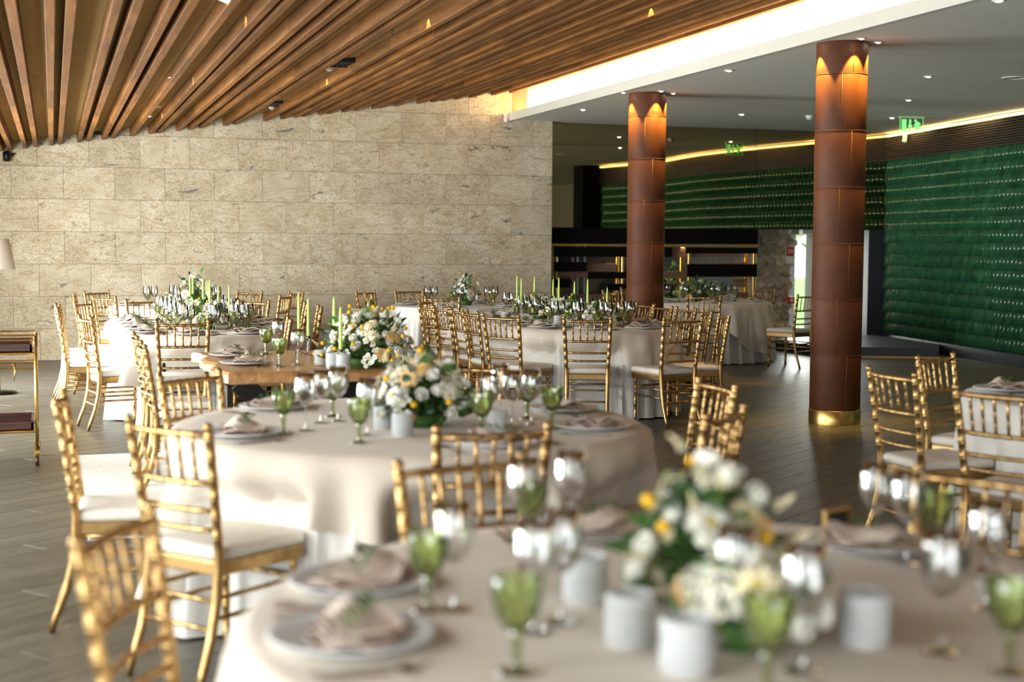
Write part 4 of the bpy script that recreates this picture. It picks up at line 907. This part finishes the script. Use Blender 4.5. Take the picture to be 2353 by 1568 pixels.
round_settings(9, [(-88, 'at its open-floor edge'), (-30, 'at its near edge'), (-150, 'at its far edge')], .73, near=False)
# candles in clear glass holders
HOLD = MB().lathe([(.001, 0), (.034, 0), (.035, .004), (.012, .012), (.010, .02), (.016, .035), (.009, .05), (.013, .065), (.009, .08), (.012, .10), (.016, .112), (.0155, .126), (.0115, .126), (.0108, .108), (.001, .106)], 16).mesh('glass_holder', M_glass)
def taper(h): return MB().lathe([(.001, .108), (.0108, .108), (.0108, .13), (.0098, .13 + (h - .13) * .6), (.007, h - .025), (.0045, h - .008), (.001, h)], 14).mesh('taper_candle', M_candle)
TAPER = {h: taper(h) for h in (.34, .38, .42)}; WICK = MB().tube([(0, 0, 0), (.001, 0, .008), (.004, 0, .014)], .0008, 5).mesh('wick', M_wick)
def candle(p, h, lb, t, z=None):
    h = min(TAPER, key=lambda k: abs(k - h)); z = ZT if z is None else z
    put([('taper', TAPER[h], (), None), ('wick', WICK, ((0, 0, h),))], 'taper_candle', 'lime green taper candle ' + lb, 'candle', (p[0], p[1], z), rnd.uniform(0, 6), 'green taper candles on the ' + TB[t])
    obj('candle_holder', HOLD, None, (p[0], p[1], z), 0, 'clear glass candlestick under the green taper ' + lb, 'candle holder', 'glass candlesticks on the ' + TB[t])
def bypx(x, u):                      # the point of pixel column x at room depth u on the table plane
    d = atY(x, 700, u); return (d.x, u)
for (x, y), h, lb in (((687, 812), .42, 'tallest, first from the windows on the wooden table'), ((709, 815), .38, 'second from the windows on the wooden table'), ((768, 838), .42, 'rear of the front pair on the wooden table'), ((783, 852), .37, 'front of the front pair on the wooden table')): candle(at(x, y, TZ3), h, lb, 3, TZ3)
for x, u, h, lb in ((437, 14.0, .42, 'first from the windows'), (443.5, 13.6, .42, 'second from the windows'), (467, 13.0, .42, 'third from the windows'), (475, 14.1, .38, 'thin rear one'), (479, 13.7, .38, 'fourth from the windows'), (482.5, 12.45, .42, 'foremost'), (502, 13.4, .34, 'short rear one'), (527, 12.3, .38, 'last toward the wooden table')): candle(bypx(x, u), h, lb + ' on the long table', 4)
for x, u, h, lb in ((1188, 14.0, .42, 'first from the stone wall'), (1198, 14.5, .38, 'short rear one'), (1228, 13.6, .42, 'second from the stone wall'), (1271, 14.1, .38, 'rear behind pale daisies'), (1284, 13.0, .42, 'third from the stone wall'), (1320, 13.1, .38, 'between the tall pair'), (1350, 12.5, .42, 'tallest near the end'), (1395, 12.4, .34, 'last toward the farther column')): candle(bypx(x, u), h, lb + ' on the oval table', 6)

# ------------------------------------------------------------------ flowers
def petal_ring(mb, n, l, w_, up, z, m=0, r0=.004, jit=.1, droop=0):
    for i in range(n):
        a = 2 * PI * i / n + rnd.uniform(-jit, jit); R_ = Matrix.Rotation(a, 3, 'Z'); u = up + rnd.uniform(-.08, .08); k = 4; vs = []
        for j in range(k + 1):
            t = j / k; ww = w_ * math.sin(PI * min(.96, .12 + .80 * t)) ; rad = r0 + l * t * math.cos(u - droop * t); hz = z + l * t * math.sin(u - droop * t)
            vs += [R_ @ Vector((-ww, rad, hz + ww * .25)), R_ @ Vector((ww, rad, hz + ww * .25))]
        mb.add(vs, [(2 * j, 2 * j + 1, 2 * j + 3, 2 * j + 2) for j in range(k)], True, m)
def gerbera(mats):
    b = MB(); petal_ring(b, 16, .042, .0065, .18, 0, 0, droop=.35); petal_ring(b, 14, .036, .006, .38, .002, 0, droop=.3); petal_ring(b, 10, .02, .003, .6, .003, 0)
    b.lathe([(.012, .002), (.011, .008), (.006, .011), (.001, .010)], 12, m=1); return b.mesh('gerbera', mats)
def rose(mats):
    b = MB(); petal_ring(b, 6, .034, .019, .55, -.006, 0, .006, droop=-.5); petal_ring(b, 5, .032, .018, .85, -.004, 0, .005, droop=-.6); petal_ring(b, 5, .027, .015, 1.1, -.002, 0, .004, droop=-.7); petal_ring(b, 4, .022, .010, 1.35, 0, 0, .003, droop=-.8)
    b.lathe([(.001, -.012), (.008, -.008), (.010, -.002)], 8, m=1); return b.mesh('rose', mats)
def daisies(mats):
    b = MB()
    for i in range(6):
        c = Vector((rnd.uniform(-.028, .028), rnd.uniform(-.028, .028), rnd.uniform(-.008, .016))); t = MB(); petal_ring(t, 10, .0105, .0036, .1, 0, 0, .0025)
        t.lathe([(.0045, .0), (.004, .0035), (.001, .005)], 8, m=1); b.add([Vector(v) + c for v in t.v], t.f, True, 0); nb = len(t.f)
        for q in range(nb): b.m[-nb + q] = t.m[q]
        b.tube([c, (c.x * .3, c.y * .3, -.04)], .0009, 4, m=2)
    return b.mesh('daisy_cluster', mats)
def buds(mats):
    b = MB(); bm = bmesh.new(); bmesh.ops.create_icosphere(bm, subdivisions=2, radius=.0125); bm.verts.index_update()
    b.add([v.co * (1 + .05 * (i % 2)) for i, v in enumerate(bm.verts)], [[v.index for v in f.verts] for f in bm.faces], True); bm.free()
    b.tube([(0, 0, -.01), (.004, 0, -.05), (0, .004, -.10)], .0013, 5, m=1); return b.mesh('billy_button', mats)
def leafm(nm, l, w_, mt, cup=.15): v, f = leaf_shape(l, w_, cup); return MB().add(v, f, True).mesh(nm, mt)
def astilbe(mats):
    b = MB()
    for k in range(34):
        t = k / 33; a = k * 2.4; r = .011 * (1 - t) + .002; c = Vector((r * math.cos(a) + .03 * t * t, r * math.sin(a), .0 + .055 * t))
        b.lathe([(.0005, -.004), (.0034, 0), (.0024, .003), (.0005, .005)], 5, c)
    b.tube([(0, 0, -.03), (0, 0, .025), (.03, 0, .06)], .0011, 4, m=1); return b.mesh('cream_plume', mats)
FL = {'gerbera': [gerbera([M_cream, M_centre]), gerbera([M_white, M_centre])], 'peach_gerbera': [gerbera([M_peach, M_centre])], 'rose': [rose([M_white, M_leafg]), rose([M_white, M_leafg])], 'daisy_cluster': [daisies([M_white, M_centre, M_leafy]), daisies([M_white, M_centre, M_leafy])],
      'billy_button': [buds([M_yellow, M_leafy])], 'eucalyptus_leaf': [leafm('eucalyptus_leaf', .048, .019, M_euca), leafm('eucalyptus_leaf', .036, .016, M_euca)], 'broad_leaf': [leafm('broad_leaf', .075, .021, M_leafg), leafm('broad_leaf', .06, .018, M_leafg)], 'fresh_leaf': [leafm('fresh_leaf', .05, .010, M_leafy)], 'cream_plume': [astilbe([M_cream, M_leafy])]}
def bouquet(loc, rx, ry, h, n, label, seed, axis=0, s=1.0, plume=3, base=.05, yellow=.07, white=1.0):
    r = random.Random(seed); root = obj('flower_arrangement', None, None, loc, axis, label, 'flowers')
    fb = MB()                                                     # stems and small filler inside
    for k in range(int(n * 1.6)):
        a, e_ = r.uniform(0, 2 * PI), r.uniform(.15, 1.45); q = r.uniform(.3, .86); c = Vector((rx * q * math.cos(a) * math.cos(e_), ry * q * math.sin(a) * math.cos(e_), base * .5 + h * q * math.sin(e_)))
        fb.tube([(c.x * .2, c.y * .2, .01), c], .0016, 4); v, f = leaf_shape(.05 * s, .014 * s); R_ = Matrix.Rotation(r.uniform(0, 6.3), 3, 'Z') @ Matrix.Rotation(r.uniform(-.9, 1.2), 3, 'X'); fb.add([R_ @ p_ + c for p_ in v], f, True)
    obj('greenery', fb.mesh('greenery', M_leafg), root, kind='stuff')
    obj('holder', MB().lathe([(.001, 0), (min(rx, ry) * .45, 0), (min(rx, ry) * .55, base), (min(rx, ry) * .5, base), (.001, base * .8)], 18).mesh('flower_holder', M_leafg), root)
    wts = [('rose', 17 * white), ('gerbera', 9 * white), ('daisy_cluster', 17 * white), ('peach_gerbera', 2.5), ('billy_button', 100 * yellow), ('eucalyptus_leaf', 22), ('broad_leaf', 18), ('fresh_leaf', 9), ('cream_plume', plume * .6)]
    tot = sum(w_ for _, w_ in wts); Gd = PI * (3 - 5 ** .5)
    for k in range(n):
        u = r.uniform(0, tot); nm = None
        for nm, w_ in wts:
            u -= w_
            if u <= 0: break
        zf = 1 - (k + .5) / n * 1.0; a = k * Gd + r.uniform(-.3, .3); zf = min(1, max(.0, zf + r.uniform(-.06, .06))); rad = math.sqrt(max(0, 1 - zf * zf))
        q = r.uniform(.86, 1.08) if nm not in ('billy_button', 'cream_plume') else r.uniform(1.05, 1.28)
        if 'leaf' in nm: q *= r.uniform(.80, 1.05)
        d = Vector((rad * math.cos(a), rad * math.sin(a), zf)); c = Vector((d.x * rx * q, d.y * ry * q, base + d.z * (h - base) * q))
        nrm = Vector((d.x / rx, d.y / ry, d.z / h)).normalized(); nrm = (nrm + Vector((r.uniform(-.35, .35), r.uniform(-.35, .35), r.uniform(-.1, .45)))).normalized()
        me = r.choice(FL[nm]); sc_ = s * r.uniform(.85, 1.15) * (.7 if nm == 'cream_plume' else 1)
        if 'leaf' in nm: qt = (nrm + Vector((0, 0, -.25 * r.random()))).to_track_quat('Y', 'Z'); qt = qt @ Matrix.Rotation(r.uniform(-.9, .9), 3, 'Y').to_quaternion()
        else: qt = nrm.to_track_quat('Z', 'Y') @ Matrix.Rotation(r.uniform(0, 6), 3, 'Z').to_quaternion()
        obj(nm, me, root, c, rot=qt.to_euler(), s=sc_)
    return root
p = at(1612, 1440, ZT); bouquet((p.x + .03, p.y + .05, ZT), .14, .14, .31, 190, 'tall white and cream flower arrangement on the nearest table', 3, 0, 1.0, 5, yellow=.05, white=.62)
p = at(1735, 1500, ZT); bouquet((p.x + .02, p.y + .05, ZT), .12, .11, .19, 110, 'lower greener flower arrangement behind a wine glass on the nearest table', 4, 0, 1.0, 3, yellow=.06, white=1.3)
p = at(985, 985, ZT); bouquet((p.x, p.y + .09, ZT), .20, .17, .27, 210, 'white flower and eucalyptus arrangement on the middle round table', 5, 0, 1.0, 5, yellow=.04, white=.75)
p = at(872, 848, TZ3); bouquet((p.x - .02, p.y + .24, TZ3), .25, .36, .33, 260, 'big trailing flower arrangement with yellow buds on the wooden table', 6, .2, 1.05, 8, yellow=.11)
q_ = [bouquet((T4N - .02 + .05 * i, T4Y + .22 + .62 * i, ZT), .16, .34, (.19, .21, .23)[i], 95, 'flower garland piece %s of the long table' % ('at the near end', 'in the middle', 'at the far part')[i], 20 + i, 0, 1.1, 5, yellow=.08) for i in range(3)]
q_ = [bouquet((T6N + .02 - .05 * i, T6Y + .05 + .62 * i, ZT), .16, .35, (.19, .21, .22)[i], 100, 'flower garland piece %s of the oval table' % ('at the near end', 'in the middle', 'at the far part')[i], 30 + i, 0, 1.1, 5, yellow=.08) for i in range(3)]
bouquet((T5[0] + .12, T5[1] - .1, ZT), .20, .20, .37, 60, 'tall leafy flower arrangement on the far window-side table', 41, 0, 1.2, 4)
bouquet((T7[0] - .05, T7[1] - .15, ZT), .30, .22, .28, 70, 'green wide flower arrangement on the table by the exit', 42, 0, 1.25, 2, yellow=.02, white=.5)
bouquet((T8[0] + .05, T8[1], ZT), .17, .17, .36, 60, 'tall flower arrangement on the small stone-wall table', 43, 0, 1.2, 4)

# ------------------------------------------------------------------ drinks trolley and floor lamp at the window side
TX, TY0, TY1, TL = -.12, 10.08, 10.58, -1.05
tr = obj('drinks_trolley', None, None, (0, 0, 0), 0, 'brass drinks trolley with brown wooden trays on castors near the windows', 'trolley')
def rod(nm, a, b, r=.009, m=None): return obj(nm, MB().tube([a, b], r, 8).mesh(nm, m or M_brass), tr)
for x in (TX, TL):
    for y in (TY0, TY1):
        rod('post', (x, y, .10), (x, y, .885), .010)
        cs = obj('castor', MB().tube([(x - .012, y, .035), (x + .012, y, .035)], .034, 14).mesh('castor_wheel', M_tray), tr)
        obj('castor_fork', MB().box(x - .022, x - .017, y - .012, y + .012, .03, .085).box(x + .017, x + .022, y - .012, y + .012, .03, .085).box(x - .022, x + .022, y - .012, y + .012, .08, .105).mesh('castor_fork', M_brass), cs)
for z in (.885, .855): 
    for y in (TY0, TY1): rod('guard_rail', (TL, y, z), (TX, y, z), .006)
    for x in (TX, TL): rod('guard_rail', (x, TY0, z), (x, TY1, z), .006)
for z0, nm in ((.765, 'upper_tray'), (.235, 'lower_tray')):
    b = MB(); a_, c_, d_, e_ = TL + .01, TX - .02, TY0 + .01, TY1 - .01
    b.box(a_, c_, d_, e_, z0, z0 + .015); b.box(a_, c_, d_, d_ + .015, z0, z0 + .06); b.box(a_, c_, e_ - .015, e_, z0, z0 + .075); b.box(a_, a_ + .015, d_, e_, z0, z0 + .06); b.box(c_ - .015, c_, d_, e_, z0, z0 + .075)
    obj(nm, b.mesh(nm, M_tray), tr)
    for y in (TY0, TY1): rod('tray_rail', (TL, y, z0 + .0), (TX, y, z0 + .0), .009)
    rod('tray_rail', (TX, TY0, z0), (TX, TY1, z0), .009)
for z in (.715,): rod('tray_rail', (TL, TY0, z), (TX, TY0, z), .006)
for z in (.66, .625): rod('bottle_rack_rail', (TL, TY1 - .1, z), (TX - .01, TY1 - .1, z), .006)
obj('bottle_rack_hook', MB().tube([(TX - .14, TY1 - .1, .66), (TX - .14, TY1 - .1, .60), (TX - .15, TY1 - .1, .54)], [.009, .008, .002], 6).mesh('rack_hook', M_brass), tr)
lx, ly = atY(-2, 905, 14.9).x, 14.95
def shade(nm, x, y, z0, z1, r0, r1):
    return ('shade', MB().lathe([(r0, z0), (r1, z1), (r1 - .004, z1), (r0 - .004, z0)], 36, (x, y, 0)).mesh(nm, M_shade))
put([('base', MB().lathe([(.001, 0), (.17, 0), (.17, .018), (.02, .03), (.001, .03)], 32).mesh('lamp_base', M_blackmetal)), ('pole', MB().tube([(0, 0, .02), (0, 0, 1.46)], .012, 10).mesh('lamp_pole', M_brass)), shade('lamp_shade', 0, 0, 1.235, 1.535, .175, .12),
     shade('lamp_shade', -.22, -.02, 1.14, 1.40, .165, .115), ('arm', MB().tube([(0, 0, 1.30), (-.12, 0, 1.36), (-.22, -.02, 1.33)], .008, 8).mesh('lamp_arm', M_brass)), ('bulb', MB().lathe([(.001, 1.30), (.03, 1.33), (.03, 1.36), (.012, 1.40), (.001, 1.40)], 14).mesh('lamp_bulb', M_wax))],
    'floor_lamp', 'floor lamp with tapered beige shades by the windows', 'lamp', (lx, ly, 0))

# ------------------------------------------------------------------ garden beyond the exit and the planting behind the screen
obj('ground_lawn', MB().box(6.5, 40, 23.6, 60, -.25, -.08).mesh('lawn', M_lawn), kind='structure')
obj('ground_paving', MB().box(8.33, 16, 21.9, 23.6, -.2, -.02).mesh('paving', M_paving), kind='structure')
pg = obj('pergola', None, None, (0, 0, 0), 0, 'dark beamed canopy over the exit, light showing between its beams', 'canopy')
for k in range(5): obj('beam', MB().box(11.55, 14.0, 20.5 + k * .55, 20.62 + k * .55, 1.69, 1.80).mesh('beam', M_frame), pg)
obj('beam', MB().box(11.52, 11.6, 21.55, 23.0, 1.80, 1.90).mesh('beam', M_frame), pg); obj('beam', MB().box(12.6, 12.75, 20.4, 23.0, 1.80, 1.90).mesh('beam', M_frame), pg)
for x in (12.7,): obj('post', MB().box(x - .06, x + .06, 22.9, 23.02, -.02, 1.80).mesh('pergola_post', M_frame), pg)
def leaves(mb, c, rad, n, l, w_):
    v, f = leaf_shape(l, w_)
    for k in range(n):
        d = Vector((rnd.gauss(0, 1), rnd.gauss(0, 1), rnd.gauss(0, 1))).normalized() * (rnd.random() ** .5); q = Vector((c[0] + d.x * rad[0], c[1] + d.y * rad[1], c[2] + d.z * rad[2]))
        R_ = Matrix.Rotation(rnd.uniform(0, 6.3), 3, 'Z') @ Matrix.Rotation(rnd.uniform(-1.2, 1.2), 3, 'X'); mb.add([R_ @ p_ + q for p_ in v], f, True)
def tree(x, y, h, rad, n, lb, l=.16):
    t = obj('garden_tree', None, None, (x, y, -.1), 0, lb, 'tree'); b = MB()
    b.tube([(0, 0, 0), (.05, 0, h * .4), (-.05, .1, h * .75)], [.11, .09, .04], 8)
    for k in range(5): a = k * 1.3; b.tube([(.04, 0, h * (.35 + .08 * k)), (rad * .6 * math.cos(a), rad * .6 * math.sin(a), h * (.6 + .08 * k))], [.045, .012], 6)
    obj('trunk', b.mesh('trunk', M_bark), t); c = MB(); leaves(c, (0, 0, h * .68), (rad, rad, h * .5), n, l, l * .34); obj('crown', c.mesh('crown', M_outleaf), t, kind='stuff')
tree(12.9, 27.5, 3.2, 1.5, 520, 'leafy garden tree seen through the exit doorway')
tree(17.0, 33, 4.6, 2.4, 600, 'taller tree farther back in the garden beyond the exit', .24)
tree(12.2, 36, 5.0, 2.6, 600, 'bushy tree at the far side of the garden beyond the exit', .26)
def shrub(x, y, z, rad, n, lb, m=M_leafg, l=.10):
    t = obj('planter_shrub', None, None, (x, y, z), 0, lb, 'shrub'); c = MB(); leaves(c, (0, 0, rad[2]), rad, n, l, l * .24); obj('foliage', c.mesh('foliage', m), t, kind='stuff')
    obj('stems', MB().tube([(0, 0, 0), (0, 0, rad[2])], .02, 6).mesh('stems', M_bark), t)
shrub(8.75, 20.5, .45, (.34, .3, .58), 420, 'dense green shrub behind the boards beside the farther column', M_leafg)
shrub(9.35, 20.7, .3, (.36, .3, .46), 420, 'low green shrub behind the boards under the black plank', M_leafg)
shrub(9.95, 20.2, .3, (.25, .2, .30), 260, 'small shrub at the foot of the rubble pier', M_leafg)
obj('planter_box', MB().add(*bevel_box(8.38, 10.2, 20.0, 21.1, 0, .42, .01, 1)).mesh('planter_box', M_navy), None, (0, 0, 0), 0, 'dark planter box holding the shrubs behind the board screen', 'planter')
dup = {}
for o in bpy.data.objects:
    l = o.get('label')
    if l and o.parent is None: dup.setdefault(l, []).append(o.name)
print('LONG', [l for l in dup if len(l.split()) > 16])
print('DUPS', [(k, v) for k, v in dup.items() if len(v) > 1][:20], 'objects', len(bpy.data.objects))
